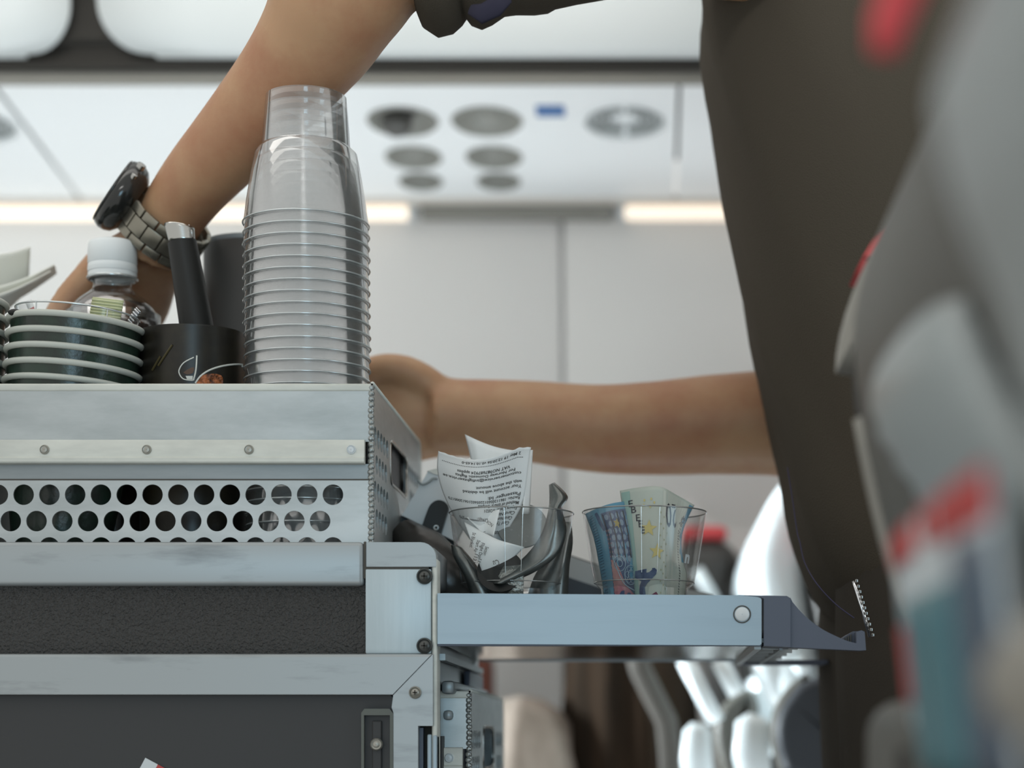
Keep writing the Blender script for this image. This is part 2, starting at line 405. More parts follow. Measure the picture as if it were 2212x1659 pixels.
def bin_door(x0, x1, label):
    t = thing('overhead_bin', label, 'overhead bin', ((x0+x1)/2, 2.0, 1.58), 'overhead bins')
    pr = smoothpts([(1.960, .664), (1.952, .665), (1.943, .671), (1.934, .688), (1.928, .715), (1.924, .76), (1.925, .84), (1.95, .95), (2.0, 1.06), (2.1, 1.15)], 5)
    # arc length
    s = [0.0]
    for a, b in zip(pr, pr[1:]): s.append(s[-1]+math.dist(a, b))
    R = .052; V = []; nu = 12
    s0 = .008
    rows = []
    for (y, z), q in zip(pr, s):
        d = max(0, R-max(0, q-s0)) if q < R+s0 else 0
        ins = R-math.sqrt(max(R*R-d*d, 0))
        ins = min(ins, R*.98)
        rows.append([Vector((x0+ins+(x1-x0-2*ins)*i/nu, y, CZ+z)) for i in range(nu+1)])
    V = [v for r in rows for v in r]; n = nu+1
    Fc = [(j*n+i, j*n+i+1, (j+1)*n+i+1, (j+1)*n+i) for j in range(len(rows)-1) for i in range(nu)]
    d = obj('door', (V, Fc), BINW, t, True); solid(d, .003, -1)
    obj('bin_body', box(x0-.004, x1+.004, 2.0, 2.34, 1.642, 2.05, .02), BINW, t, 40)
    obj('latch', box((x0+x1)/2-.05, (x0+x1)/2+.05, 1.918, 1.93, 1.80, 1.83, .004), SEATGREY, t, 40)
bin_door(-1.45, -.560, 'white overhead bin door with rounded corner at the top left')
bin_door(-.534, .50, 'long white overhead bin door running from the rounded gap to the uniform')
bin_door(.526, 1.5, 'white overhead bin door right of the long one, behind the seats')
o = obj('trim_5', box(-2.2, 2.2, 1.966, 1.984, CZ+.659, 2.05), GAP); tag(o, kind='structure')

# ================================================================ SEATS
def poly_slab(poly, y0, y1, r, n=4):
    """closed XZ polygon swept along Y with rounded ends of radius r"""
    N = len(poly); pv = [Vector((a, b)) for a, b in poly]
    area2 = sum(pv[i].x*pv[(i+1) % N].y-pv[(i+1) % N].x*pv[i].y for i in range(N))
    sg = 1 if area2 > 0 else -1
    nor = []
    for i in range(N):
        d = (pv[(i+1) % N]-pv[i-1]).normalized(); nor.append(Vector((d.y, -d.x))*sg)
    rs = []
    for k in range(n+1):
        a = PI/2*k/n; rs.append((y0+r-r*math.sin(PI/2-a)*1.0 if False else y0+r*(1-math.sin(a)), r*(1-math.cos(a))))
    rs = rs[::-1]
    lv = [(y, ins) for y, ins in rs] + [(y1-(y-y0), ins) for y, ins in rs[::-1]]
    return rings([[Vector((p.x-q.x*ins, y, p.y-q.y*ins)) for p, q in zip(pv, nor)] for y, ins in lv])
REAR = [(.150, .262), (.130, .262), (.112, .243), (.098, .215), (.090, .185), (.091, .155), (.098, .115), (.108, .075), (.122, .030), (.140, -.03), (.160, -.12), (.20, -.36)]
def seat(dx, dy, dz, y0, y1, label, shell, edge, pocket, mirror=False, wing=None, group='airliner seats', lowlit=None, padm=None, prof_=None, front=False, st=.032):
    t = thing('airliner_seat', label, 'seat', (.2+dx, (y0+y1)/2, 0), group)
    rear = smoothpts([(a+dx, CZ+b+dz) for a, b in (prof_ or REAR)], 3)
    fr = [(a+st, b-.004) for a, b in rear]
    s = obj('back_shell', poly_slab(rear+fr[::-1], y0, y1-(.055 if front else 0), .02), shell, t, 60)
    if front: obj('gap_filler', poly_slab([(a+.007, b-.004) for a, b in rear]+[(a+.03, b-.006) for a, b in rear][::-1], y1-.08, y1+.005, .004), GAP, t, 60)
    fr1 = [(a+st+.006, b-.002) for a, b in rear]; fr2 = [(a+.10, b-.01) for a, b in rear]
    obj('backrest_cushion', poly_slab(fr1[2:]+fr2[2:][::-1], y0+.008, y1-.004, .025), padm or SEATPAD, t, 60)
    aisle = y1 if not mirror else y0
    sg = 1 if not mirror else -1
    # taupe outer edge piece along the side, separated by a dark gap
    if front:
        e1 = [(a+.001, b+.002) for a, b in rear[2:14]]; e2 = [(a+.030, b-.002) for a, b in rear[2:14]]
        obj('side_edge', poly_slab(e1+e2[::-1], aisle, aisle+.036, .012), edge, t, 60)
        h1 = [(a-.001, b+.004) for a, b in rear[3:9]]; h2 = [(a+.03, b-.0) for a, b in rear[3:9]]
        obj('headrest_cover', poly_slab(h1+h2[::-1], aisle+.034, aisle+.070, .008), RED_CLOTH, t, 60)
    else:
        e1 = [(a+st, b+.006) for a, b in rear[1:26]]; e2 = [(a+st+.02, b-.002) for a, b in rear[1:26]]
        ya, yb = sorted((aisle-.012*sg, aisle+.022*sg))
        obj('side_edge', poly_slab(e1+e2[::-1], ya, yb, .006), edge, t, 60)
        h1 = [(a+.052, b+.004) for a, b in rear[3:13]]; h2 = [(a+.085, b-.0) for a, b in rear[3:13]]
        ya, yb = sorted((aisle-.3*sg, aisle+.040*sg))
        obj('headrest_cover', poly_slab(h1+h2[::-1], ya, yb, .01), RED_CLOTH, t, 60)
    obj('seat_cushion', box(.20+dx, .68+dx, y0+.01, y1-.01, .40, .50, .03), padm or SEATPAD, t, 40)
    obj('seat_base', box(.26+dx, .62+dx, y0+.05, y1-.05, .02, .40, .02), SEATTAUPE, t, 40)
    return t, rear
# --- right foreground row
t1, rear1 = seat(0, 0, 0, .52, .955, 'grey seat back nearest the attendant with safety card in its pocket', SEATTAUPE, SEATGREYT, True, front=True)
def rearx(rear, z):
    best = min(rear, key=lambda p: abs(p[1]-z)); return best[0]
# upper literature pocket (raised lip with glossy face)
def pocket(name, rear, ya0, ya1, yb, z0, z1, bulge, m, parent):
    def fn(u, v):
        z = z0+(z1-z0)*v; ya = ya0+(ya1-ya0)*v**.7; y = ya+(yb*(1-v)+(yb+.09)*v-ya)*u
        b = bulge*(math.sin(PI*min(1, max(0, u)))**.35)*(.35+.65*v)*(1-.35*max(0, v-.8)/.2)
        return (rearx(rear, z)-.002-b, y, z)
    o = obj(name, grid(fn, 20, 14), m, parent, True); solid(o, .003, 1); return o
pocket('literature_pocket', rear1, .60, .785, .50, CZ+.035, CZ+.130, .020, SEATGREY, t1)
obj('edge_trim', tube([(a+.004, .893, b) for a, b in rear1 if CZ+.015 < b < CZ+.150], .0065, 10), SEATGREYT, t1, True)
pocket('lower_pocket', rear1, .68, .74, .50, CZ-.06, CZ+.02, .012, SEATTAUPE, t1)
p = obj('lower_panel', box(.085, .13, .56, .80, .62, CZ+.014, .014, 4), SEATTAUPE, t1, 50)
obj('latch_slot', box(.083, .09, .655, .675, .80, CZ-.004, .002), GAP, p)
obj('armrest', box(.10, .40, .462, .510, CZ-.10, CZ-.03, .016, 4), SEATTAUPE, t1, 50)
# second (nearer) seat, more reclined
REAR2 = [(.105, .215), (.092, .205), (.084, .19), (.078, .171), (.0705, .1625), (.064, .146), (.0637, .1356), (.0694, .115), (.077, .0958), (.0856, .0635), (.098, .0), (.13, -.1), (.19, -.36)]
t2, rear2 = seat(0, 0, 0, .05, .465, 'very blurred pale grey seat back nearest the camera at right edge', SEATGREY, SEATGREY, False, prof_=REAR2)
obj('armrest', tube([(.090, .16, CZ+.005), (.090, .30, CZ+.010), (.088, .42, CZ+.012), (.086, .45, CZ+.012), (.086, .462, CZ+.012)], [.017, .017, .0165, .012, .005], 16), mat('beige armrest', (.30, .28, .24, 1), .5), t2, True)
obj('headrest_wing', tube([(.0600, .515, CZ+.176), (.0615, .515, CZ+.184), (.067, .512, CZ+.196), (.075, .505, CZ+.206), (.085, .49, CZ+.212)], [.0035, .0052, .0055, .005, .005], 12), RED_CLOTH, t2, True)
# safety card
def card_pt(u, v):   # u along Y far->near, v up
    return Vector((.080+.008*(1-v)-.002*math.sin(PI*u), .655-.185*u, CZ-.012+.076*v))
sc_ = thing('safety_card', 'red, white and teal safety card tucked in the grey seat pocket', 'card', card_pt(.5, 0))
def cardpart(name, u0, u1, v0, v1, m, off=0):
    o = obj(name, grid(lambda u, v: card_pt(u0+(u1-u0)*u, v0+(v1-v0)*v)+Vector((-off, 0, 0)), 8, 6), m, sc_, True); solid(o, .0012, 0); return o
cardpart('card_sheet', 0, 1, 0, 1, WHITE_GL)
cardpart('red_band', 0, .33, .87, 1, RED, .0012); cardpart('red_band', .46, .54, .88, 1, RED, .0012); cardpart('red_band', .60, 1, .84, 1, RED, .0012)
cardpart('red_band', .0, .09, .30, .62, RED, .0012); cardpart('teal_picture', .12, .66, .0, .70, TEAL, .0012); cardpart('slate_picture', .70, .97, .0, .80, SLATE, .0012)

# --- row across the aisle
t3, rear3 = seat(.002, 0, -.018, 1.84, 2.22, 'seat back with painted white glare across the aisle, behind the second tumbler', SEATBRIGHT, SEATPAD, False, mirror=True, st=.052)
obj('tray_table', box(.098, .12, 1.90, 2.18, CZ-.02, CZ+.06, .008, 3), SEATBRIGHT, t3, 50)
for (a, b, c, d, Y, m, nm) in ((1478, 1425, 1548, 1560, 1.86, SEATBRIGHT, 'tray_arm'), (1552, 1425, 1592, 1500, 1.86, SEATBRIGHT, 'tray_arm'), (1722, 1425, 1740, 1452, 1.84, SEATBRIGHT, 'tray_arm')):
    obj(nm, tube([W(a, b, Y), W((a+c)/2, (b+d)/2, Y), W(c, d, Y)], .008, 12), m, t3, True)
obj('lower_shell', tube([W(1655, 1400, 1.86), W(1665, 1450, 1.86), W(1685, 1540, 1.86)], [.018, .017, .006], 14), SEATBRIGHT, t3, True)
def blob_col(name, pts, m, parent, flat=.6):
    return obj(name, tube([W(a, b, Y) for a, b, Y, r in pts], [r for a, b, Y, r in pts], 16, True, flat, (1, 0, 0)), m, parent, True)
blob_col('armrest_support', [(1508, 1562, 1.86, .006), (1506, 1580, 1.86, .013), (1504, 1640, 1.86, .015), (1520, 1760, 1.86, .014)], SEATBRIGHT, t3)
blob_col('armrest_support', [(1635, 1545, 1.82, .008), (1628, 1565, 1.82, .017), (1622, 1630, 1.82, .017), (1645, 1760, 1.82, .014)], SEATBRIGHT, t3)
def side_panel(pts, Y, t_, m, parent, name):
    v = [(X(a, Y), Z(b, Y)) for a, b in smoothpts(pts, 3)]
    return obj(name, poly_slab(v, Y, Y+t_, .008), m, parent, 60)
rim_pts = [(1560, 1659), (1545, 1590), (1555, 1535), (1590, 1500), (1625, 1490), (1640, 1540), (1600, 1600), (1600, 1700)]
side_panel(rim_pts, 1.88, .04, SEATTAUPE, t3, 'armrest_panel')
side_panel([(1690, 1680), (1668, 1600), (1672, 1540), (1700, 1490), (1738, 1458), (1752, 1470), (1800, 1620), (1810, 1700)], 1.77, .04, SEATTAUPE, t3, 'armrest_panel')
side_panel([(1698, 1680), (1680, 1600), (1684, 1545), (1712, 1497), (1745, 1470), (1820, 1470), (1900, 1640), (1900, 1700)], 1.755, .03, SEATDARKBLUE, t3, 'seat_side_panel')
t4, rear4 = seat(-.030, 0, -.065, 2.245, 2.37, 'dark seat with red headrest top seen beside the second tumbler', SEATPAD, SEATPAD, False, mirror=True)
obj('headrest_top', box(X(1472, 2.25), X(1572, 2.25), 2.25, 2.37, Z(1165, 2.25), Z(1135, 2.25), .008, 3), RED_CLOTH, t4, 50)
obj('headrest_pad', box(X(1452, 2.24), X(1600, 2.24), 2.24, 2.37, Z(1420, 2.24), Z(1160, 2.24), .03, 4), SEATPAD, t4, 50)
obj('belt_guide', tube([W(1505, 1230, 2.2), W(1545, 1300, 2.2)], .007, 10), SEATBRIGHT, t4, True)

# cloth shapes seen under the shelf
def drape(name, label, cat, ctr, prof, m, folds, amp):
    rs = []
    for z, rx, ry in prof:
        c = Vector((ctr[0], ctr[1], z)); n = 48; r = []
        for k in range(n):
            a = 2*PI*k/n; q = 1+amp*math.sin(folds*a+z*4)*min(1, (prof[-1][0]+.001-z)*12+.15)
            r.append(c+Vector((rx*math.cos(a)*q, ry*math.sin(a)*q, 0)))
        rs.append(r)
    return tag(obj(name, rings(rs), m, None, True), label, cat)
drape('folded_blanket', 'blurred beige cloth with soft folds, across the aisle under the shelf', 'blanket', (X(1130, 2.1), 2.1),
      [(0, .10, .12), (.5, .095, .11), (.80, .085, .10), (.885, .070, .085), (.92, .058, .07), (.945, .042, .05), (.958, .022, .03), (.962, .004, .006)], BEIGE, 9, .05)
drape('hanging_coat', 'blurred dark brown coat with long folds under the silver shelf', 'coat', (X(1362, 2.12), 2.12),
      [(0, .09, .10), (.5, .085, .10), (.9, .072, .09), (1.0, .066, .08), (1.045, .060, .07), (1.065, .045, .06), (1.074, .022, .03), (1.077, .004, .006)], BROWN, 11, .06)
st = obj('shoulder_strap', tube([W(1372, 1400, 2.0), W(1385, 1450, 2.0), W(1410, 1500, 2.0), W(1440, 1560, 2.0), W(1448, 1640, 2.0), W(1450, 1760, 2.0)], .011, 10, True, .4, (1, 0, 0)), mat('dim strap', (.045, .04, .033, 1), .8), None, True)
tag(st, 'blurred taupe strap lying over the dark brown coat', 'strap')
tag(obj('curtain_edge', poly_slab([(X(1010, 2.3), .0), (X(1062, 2.3), .0), (X(1062, 2.3), Z(1440, 2.3)), (X(1052, 2.3), Z(1400, 2.3)), (X(1010, 2.3), Z(1400, 2.3))], 2.3, 2.35, .01), mat('rust cloth', (.13, .045, .03, 1), .9), None, 60), 'narrow rust brown cloth edge just right of the trolley hinge', 'cloth')

# ================================================================ TROLLEY
TY = 1.20
trolley = thing('service_trolley', 'aluminium cabin service trolley with black side panels and fold-out shelf', 'trolley', (-.53, 1.35, 0))
def tr(name, vf, m, smooth=40, parent=None): return obj(name, vf, m, parent or trolley, smooth)
XL = -.93; XR = X(942, TY)
tr('top_rail', join(box(XL, X(785, TY), TY, TY+.012, Z(1265, TY), Z(1170, TY), .0028, 3)), ALU_RAIL)
tr('seam_bead', box(X(784.5, TY), X(791, TY), TY+.001, TY+.01, Z(1250, TY), Z(1169, TY), .0007), SEAL)
# rounded corner casting
def px2(pts): return [(X(a, TY), Z(b, TY)) for a, b in pts]
r_ = 34
corner = [(791, 1224), (791, 1171), (942-r_, 1171)]+[(942-r_+r_*math.sin(k*PI/12), 1171+r_-r_*math.cos(k*PI/12)) for k in range(1, 7)]+[(942, 1224)]
tr('corner_cap', xf(plate([px2(corner)], .012), faceM(TY+.0065)), ALU_RAIL, 30)
tr('seam_bead', box(X(786, TY), X(926, TY), TY+.0012, TY+.01, Z(1230, TY), Z(1222, TY), .0006), SEAL)
cp = tr('corner_plate', box(X(789, TY), X(931, TY), TY+.0005, TY+.012, Z(1412, TY), Z(1229, TY), .0008), ALU_PLATE)
tr('corner_post', join(box(X(932, TY), X(944, TY), TY+.0012, TY+.02, Z(1700, TY), Z(1205, TY), .0015, 3)), ALU_LIGHT)
tr('corner_post', box(XR-.03, XR, TY+.27, TY+.30, .15, CZ+.108, .004, 3), ALU_RAIL)
def screw(px, py, r, parent, y=TY, m=SCREW):
    c = W(px, py, y); R = r*y/F
    M = Matrix.Translation(c) @ Matrix.Rotation(PI/2, 4, 'X')
    s = obj('screw', xf(lathe([(R*1.05, -.0005), (R*1.05, .0008), (R*.9, .0014), (R*.86, .0004), (R*.72, .0006), (R*.5, .0016), (.0003, .002)], 24), M), m, parent, 50)
    obj('screw_slot', xf(join(box(-R*.4, R*.4, -R*.09, R*.09, .0012, .0023), box(-R*.09, R*.09, -R*.4, R*.4, .0012, .0023)), M), GAP, s) if s.parent is trolley else None
    return s
screw(917, 1245, 16.5, trolley); screw(917, 1395, 16.5, trolley)
tr('side_panel', box(XL, X(788, TY), TY+.006, TY+.02, Z(1420, TY), Z(1262, TY)), PANEL)
# lower door frame, proud of the body
DY = TY-.004
def fpoly(name, pts, y, th, m): return tr(name, xf(plate([[(X(a, y), Z(b, y)) for a, b in pts]], th), faceM(y+th/2)), m, 30)
fr = tr('door_frame_rail', rings([[Vector((X(a, DY), y, Z(b, DY))) for a, b in q] for y, q in (
    (DY+.012, [(-700, 1412), (934, 1412), (848, 1501), (-700, 1501)]), (DY+.0025, [(-700, 1412), (934, 1412), (848, 1501), (-700, 1501)]),
    (DY+.0006, [(-700, 1414), (932, 1414), (848.5, 1500.3), (-700, 1500.3)]), (DY, [(-700, 1419), (927, 1419), (848.5, 1500), (-700, 1500)]))]), ALU_RAIL, 20)
fpoly('door_frame_stile', [(935, 1413), (935, 1568), (903, 1568), (903, 1900), (850, 1900), (850, 1540), (846, 1528), (849.5, 1501.5)], DY+.0003, .012, ALU_RAIL)
screw(897, 1496, 13, trolley, DY, RIVET)
tr('notch_bar', box(X(905, TY), X(913, TY), TY+.003, TY+.01, Z(1900, TY), Z(1572, TY)), NAVY_PLASTIC)
tr('notch_bar', box(X(922, TY), X(932, TY), TY+.001, TY+.01, Z(1900, TY), Z(1586, TY), .001), SHELF_RAIL)
tr('notch_bar', box(X(934, TY), X(944, TY), TY+.0005, TY+.012, Z(1900, TY), Z(1588, TY), .001), SHELF_RAIL)
tr('notch_back', box(X(903, TY), XR, TY+.010, TY+.014, Z(1900, TY), Z(1540, TY)), GAP)
tr('door_panel', xf(plate([[(X(a, TY), Z(b, TY)) for a, b in ((-700, 1496), (832, 1496))]+[(X(832+15*math.sin(k*PI/8), TY), Z(1510-12*math.cos(k*PI/8), TY)) for k in range(5)]+[(X(a, TY), Z(b, TY)) for a, b in ((856, 1500), (856, 1900), (-700, 1900))]], .006), faceM(TY+.006)), PANEL2)
# latch recess
lt = tr('latch', xf(plate([[(X(a, TY), Z(b, TY)) for a, b in ((781, 1900), (781, 1540), (788, 1531), (842, 1531), (850, 1541), (850, 1900))],
                          [(X(a, TY), Z(b, TY)) for a, b in ((787, 1890), (787, 1545), (843, 1545), (843, 1890))]], .004), faceM(TY+.0005)), mat('olive grey latch', (.10, .105, .09, 1), .45, .3), 30)
obj('latch_bevel', grid(lambda u, v: W(787+u*56, 1545+v*345, TY+.0035), 1, 1), GAP, lt)
obj('latch_bar', box(X(803, TY), X(824, TY), TY+.001, TY+.0034, Z(1890, TY), Z(1557, TY), .0008), PANEL2, lt)
M = Matrix.Translation(W(813.5, 1608, TY)) @ Matrix.Rotation(PI/2, 4, 'X')
obj('latch_screw', xf(lathe([(.0038, -.001), (.0038, .001), (.003, .002), (.0021, .0016), (.0015, .0022), (.0002, .0022)], 24), M), RIVET, lt, 50)
# sticker at the bottom
sa = math.radians(-28)
stM = faceM(TY+.0024) @ Matrix.Translation((X(312, TY), Z(1637, TY), 0)) @ Matrix.Rotation(sa, 4, 'Z')
s_ = tr('sticker', xf(box(0, .013, -.05, 0, -.0002, .0002), stM), WHITE_GL, False)
obj('red_patch', xf(box(.0085, .022, -.05, 0, -.0001, .0004), stM), RED, s_)
# body of the trolley
tr('body', box(XL, XR-.002, TY+.012, TY+.30, .12, CZ+.085, .004), ALU_DARK)
tr('top_rail', box(XL, XR-.004, TY+.288, TY+.30, Z(1265, TY), Z(1170, TY), .003), ALU_RAIL)
tr('top_rail', box(XR-.014, XR-.001, TY+.012, TY+.288, Z(1262, TY), Z(1176, TY), .004, 3), ALU_DARK)
tr('end_panel', box(XR-.003, XR+.0005, TY+.03, TY+.27, .15, CZ-.0), PANEL2)
for wx in (-.87, -.19):
    for wy in (1.235, 1.465):
        a = tr('caster', xf(lathe([(.001, -.012), (.045, -.012), (.048, 0), (.045, .012), (.001, .012)], 24), Matrix.Translation((wx, wy, .048)) @ Matrix.Rotation(PI/2, 4, 'X')), BLACKPL)
        obj('caster_fork', box(wx-.018, wx+.018, wy-.02, wy+.02, .075, .125, .004), STEEL, a)
# fold-out shelf
SX0 = X(945, TY); SX1 = X(1645, TY); SZT = Z(1282, TY); SZB = Z(1391, TY)
shelf = tr('fold_out_shelf', box(SX0, SX1+.02, TY+.004, TY+.285, SZB+.001, SZB+.0035), SHELF_UNDER)
def sh(name, vf, m, smooth=40): return obj(name, vf, m, shelf, smooth)
# end of the front rail has a small radius at its top right corner
rp = [(945, 1391), (945, 1281.5), (1600, 1286)]+[(1645-16+16*math.sin(k*PI/10), 1289+6-6*math.cos(k*PI/10)) for k in range(6)]+[(1645, 1391), (1641, 1394), (1200, 1392)]
sh('front_rail', xf(plate([[(X(a, TY), Z(b, TY)) for a, b in rp]], .006), faceM(TY+.003)), SHELF_RAIL, 30)
sh('rail_shadow_line', box(SX0, SX1, TY+.0015, TY+.006, SZB-.0012, SZB), NAVY_PLASTIC)
sh('shelf_floor', box(SX0, SX1, TY+.006, TY+.28, CZ+.0590, CZ+.0632), ALU_DARK)
sh('back_rail', box(SX0, SX1, TY+.28, TY+.286, SZB, SZT, .001), SHELF_RAIL)
M = Matrix.Translation(W(1603, 1327, TY)) @ Matrix.Rotation(PI/2, 4, 'X')
sh('pivot_ring', xf(lathe([(.0054, -.001), (.0054, .0004), (.0047, .0005), (.0046, -.0005)], 28), M), SEAL, 60)
sh('pivot_pin', xf(lathe([(.0043, -.001), (.0043, .0006), (.0038, .001), (.0002, .0012)], 28), M), WHITE_GL, 60)
# slate plastic end: block + swept fin + catch
def shp(pts, y, th, nm, m): return sh(nm, xf(plate([[(X(a, TY), Z(b, TY)) for a, b in pts]], th), faceM(y+th/2)), m, 30)
blk = [(1650, 1395), (1650, 1293), (1640, 1289), (1580, 1288), (1596, 1285), (1700, 1287), (1708, 1292), (1708, 1398)]
shp(blk, TY+.001, .03, 'end_bumper', NAVY_PLASTIC)
fin = [(1708, 1398), (1708, 1290)]+[(a, b) for a, b in smoothpts([(1713, 1300), (1740, 1330), (1775, 1357), (1810, 1375), (1832, 1384), (1851, 1389)], 4)]+[(1851, 1364), (1862, 1361), (1869, 1364), (1872, 1404), (1860, 1405)]
shp(fin, TY+.003, .012, 'end_fin', NAVY_PLASTIC)
shp([(1824, 1385), (1824, 1377), (1848, 1361), (1866, 1361), (1850, 1387)], TY+.015, .05, 'end_catch', NAVY_PLASTIC)
for k in range(4):
    shp([(1826+5*k, 1384), (1826+5*k, 1378-3*k), (1829+5*k, 1376-3*k), (1829+5*k, 1385)], TY+.0135, .002, 'catch_rib', SEATTAUPE)
sh('end_crossbar', box(SX1, X(1868, TY), TY+.24, TY+.275, Z(1404, TY), Z(1392, TY), .003), NAVY_PLASTIC)
sh('under_rib', box(SX1-.004, SX1+.0, TY+.006, TY+.28, SZB-.003, SZB+.001), ALU_RAIL)
sh('under_rib', box(SX1+.012, SX1+.014, TY+.02, TY+.28, SZB-.003, SZB+.001), ALU_DARK)
for k in range(5):
    sh('under_rib', box(SX1+.002, SX1+.024, TY+.03+.05*k, TY+.034+.05*k, SZB-.002, SZB+.001), ALU_RAIL)
# hinge hardware under the shelf, on the trolley's end
tr('hinge_arm', rings([[Vector((XR+a, y, CZ+z)) for a, z in ((.0, .050), (.004, .050), (.004, .046), (.0, .046))] for y in (1.215, 1.49)]), ALU_DARK)
tr('hinge_arm', box(XR, XR+.008, 1.23, 1.485, CZ+.026, CZ+.034, .002), ALU_DARK)
tr('hinge_arm', box(XR, XR+.006, 1.24, 1.485, CZ+.010, CZ+.016, .002), ALU_DARK)
tr('hinge_plate', box(XR, XR+.004, 1.38, 1.49, CZ-.02, CZ+.045, .001), NAVY_PLASTIC)

# ================================================================ DRAWERS (perforated aluminium)
def beads(x, y, z0, z1, r, parent, pitch=.0034):
    parts = []; z = z0; k = 0
    while z < z1:
        parts.append(ellipsoid((x+random.uniform(-.0002, .0002), y, z), (r, r, pitch*.62), 8)); z += pitch*random.uniform(.9, 1.1); k += 1
    o = obj('weld_seam', join(*parts), WELD, parent, True); o['kind'] = 'stuff'; return o
def drawer(label, x0, x1, y0, y1, z0, z1, px_y0, hole0, rails=True):
    t = thing('perforated_drawer', label, 'drawer', ((x0+x1)/2, (y0+y1)/2, z0))
    S = F/y0
    # smooth upper face with folded lip
    zt = z1
    zr1 = zt-122/S; zr0 = zt-175/S; zc = zt-207/S
    obj('top_lip', box(x0, x1, y0-.0006, y0+.002, zt-17/S, zt, .0012, 3), ALU_LIGHT, t, 40)
    obj('upper_face', box(x0, x1, y0, y0+.0016, zr1-.001, zt-15/S), ALU, t)
    rl = obj('runner', rings([[Vector((x, y, z)) for y, z in ((y0+.001, zr1), (y0-.0035, zr1-.0004), (y0-.0042, zr1-.0014), (y0-.0042, zr0+.0042), (y0-.0055, zr0+.0034), (y0-.0055, zr0+.0010), (y0-.0048, zr0+.0002), (y0+.001, zr0))] for x in (x0, x1-16/S, x1-14/S)]), ALU_LIGHT, t, 40)
    for k in range(6):
        px = 761-220*k
        c = Vector((x1+(px-803)/S, y0-.0042, zt-145/S))
        if c.x < x0+.01 or c.x > x1-.005: continue
        M = Matrix.Translation(c) @ Matrix.Rotation(PI/2, 4, 'X')
        obj('rivet', xf(lathe([(.0029, 0), (.0029, .0005), (.0025, .0009), (.0023, .0004), (.0018, .0003), (.0017, .0009), (.0002, .0011)], 20), M), RIVET if k else WHITE_GL, rl, 50)
    obj('channel', box(x0, x1, y0+.0012, y0+.0028, zc, zr0+.0005), ALU_DARK, t)
    obj('seam_line', box(x0, x1-.001, y0+.0002, y0+.002, zc-.0006, zc+.0003), SEAL, t)
    holes = []
    for row in range(3):
        zz = zt-(240+57*row)/S
        n = int((x1-x0)*S/55.7)+2
        for k in range(n):
            hx = x1+(719-803-55.7*k-(27.8 if row % 2 else 0))/S
            if hx-.007 < x0: break
            if zz-.0065 < z0: continue
            holes.append(circ(hx, zz, .00625, 26))
    obj('perforated_face', xf(plate([[(x0, z0), (x1, z0), (x1, zc), (x0, zc)]]+holes, .0014), faceM(y0+.0010)), ALU, t)
    beads(x1-.0005, y0+.001, z0, z1-.002, .0021, t)
    # right side with holes and hand slot
    side = [(y0, z0), (y1, z0)]+[(y1-.0+0*k, z1-.012) for k in (0,)]+[(y1-.010*(1-math.cos(k*PI/10)), z1-.012+.012*math.sin(k*PI/10)) for k in range(1, 6)]+[(y0, z1)]
    hs = []
    for row in range(4):
        for k in range(5):
            hy = y0+.010+.0138*k+(.007 if row % 2 else 0); hz = z1-.0305-.0165*row+.0*k
            if k == 4 and row % 2: continue
            hs.append(circ(hy, hz, .0060, 20))
            hs.append(circ(y0+y1-hy, hz, .0060, 20))
    ym = (y0+y1)/2
    hs.append(rrect(ym-.043, ym+.043, z1-.050, z1-.022, .007))
    sd = obj('side_panel', xf(plate([side]+hs, .0016), sideM(x1)), ALU, t)
    e = [Vector((x1+.0004, y, z)) for y, z in side[1:]]
    obj('rolled_edge', tube(e, .0013, 8), ALU_LIGHT, t, True)
    sl = [Vector((x1+.0006, a, b)) for a, b in rrect(ym-.043, ym+.043, z1-.050, z1-.022, .007)]
    obj('handle_rim', tube(sl+[sl[0]], .0011, 6), STEEL, t, True)
    obj('side_panel', box(x0-.0016, x0, y0, y1, z0, z1), ALU, t)
    obj('back_panel', box(x0, x1, y1-.0016, y1, z0, z1), ALU, t)
    obj('drawer_floor', box(x0, x1, y0, y1, z0, z0+.0015), ALU_DARK, t)
    return t
D0Y = 1.21; DX1 = X(803, D0Y); DX0 = DX1-.33; DZ1 = Z(828.5, D0Y); DZ0 = CZ+.1035
tr('top_deck', box(XL, XR-.015, TY+.012, TY+.288, CZ+.085, DZ0-.0003), ALU_DARK)
drawer('open perforated aluminium drawer standing on top of the trolley', DX0, DX1, D0Y, 1.457, DZ0, DZ1, 803, 719)
tag(obj('hole_darkening_board', box(DX1-.0045, DX1-.0032, D0Y+.012, 1.445, DZ0+.002, DZ1-.010), PANEL2), 'added thin black liner board standing inside the end wall of the open drawer', 'backing')  # dark board added so the end wall holes look dark inside
L0Y = 1.245; LX1 = X(1014, L0Y)
drawer('small perforated drawer poking out of the trolley end below the shelf', LX1-.33, LX1, L0Y, 1.515, Z(1492, L0Y)-.112, Z(1492, L0Y), 0, 0)

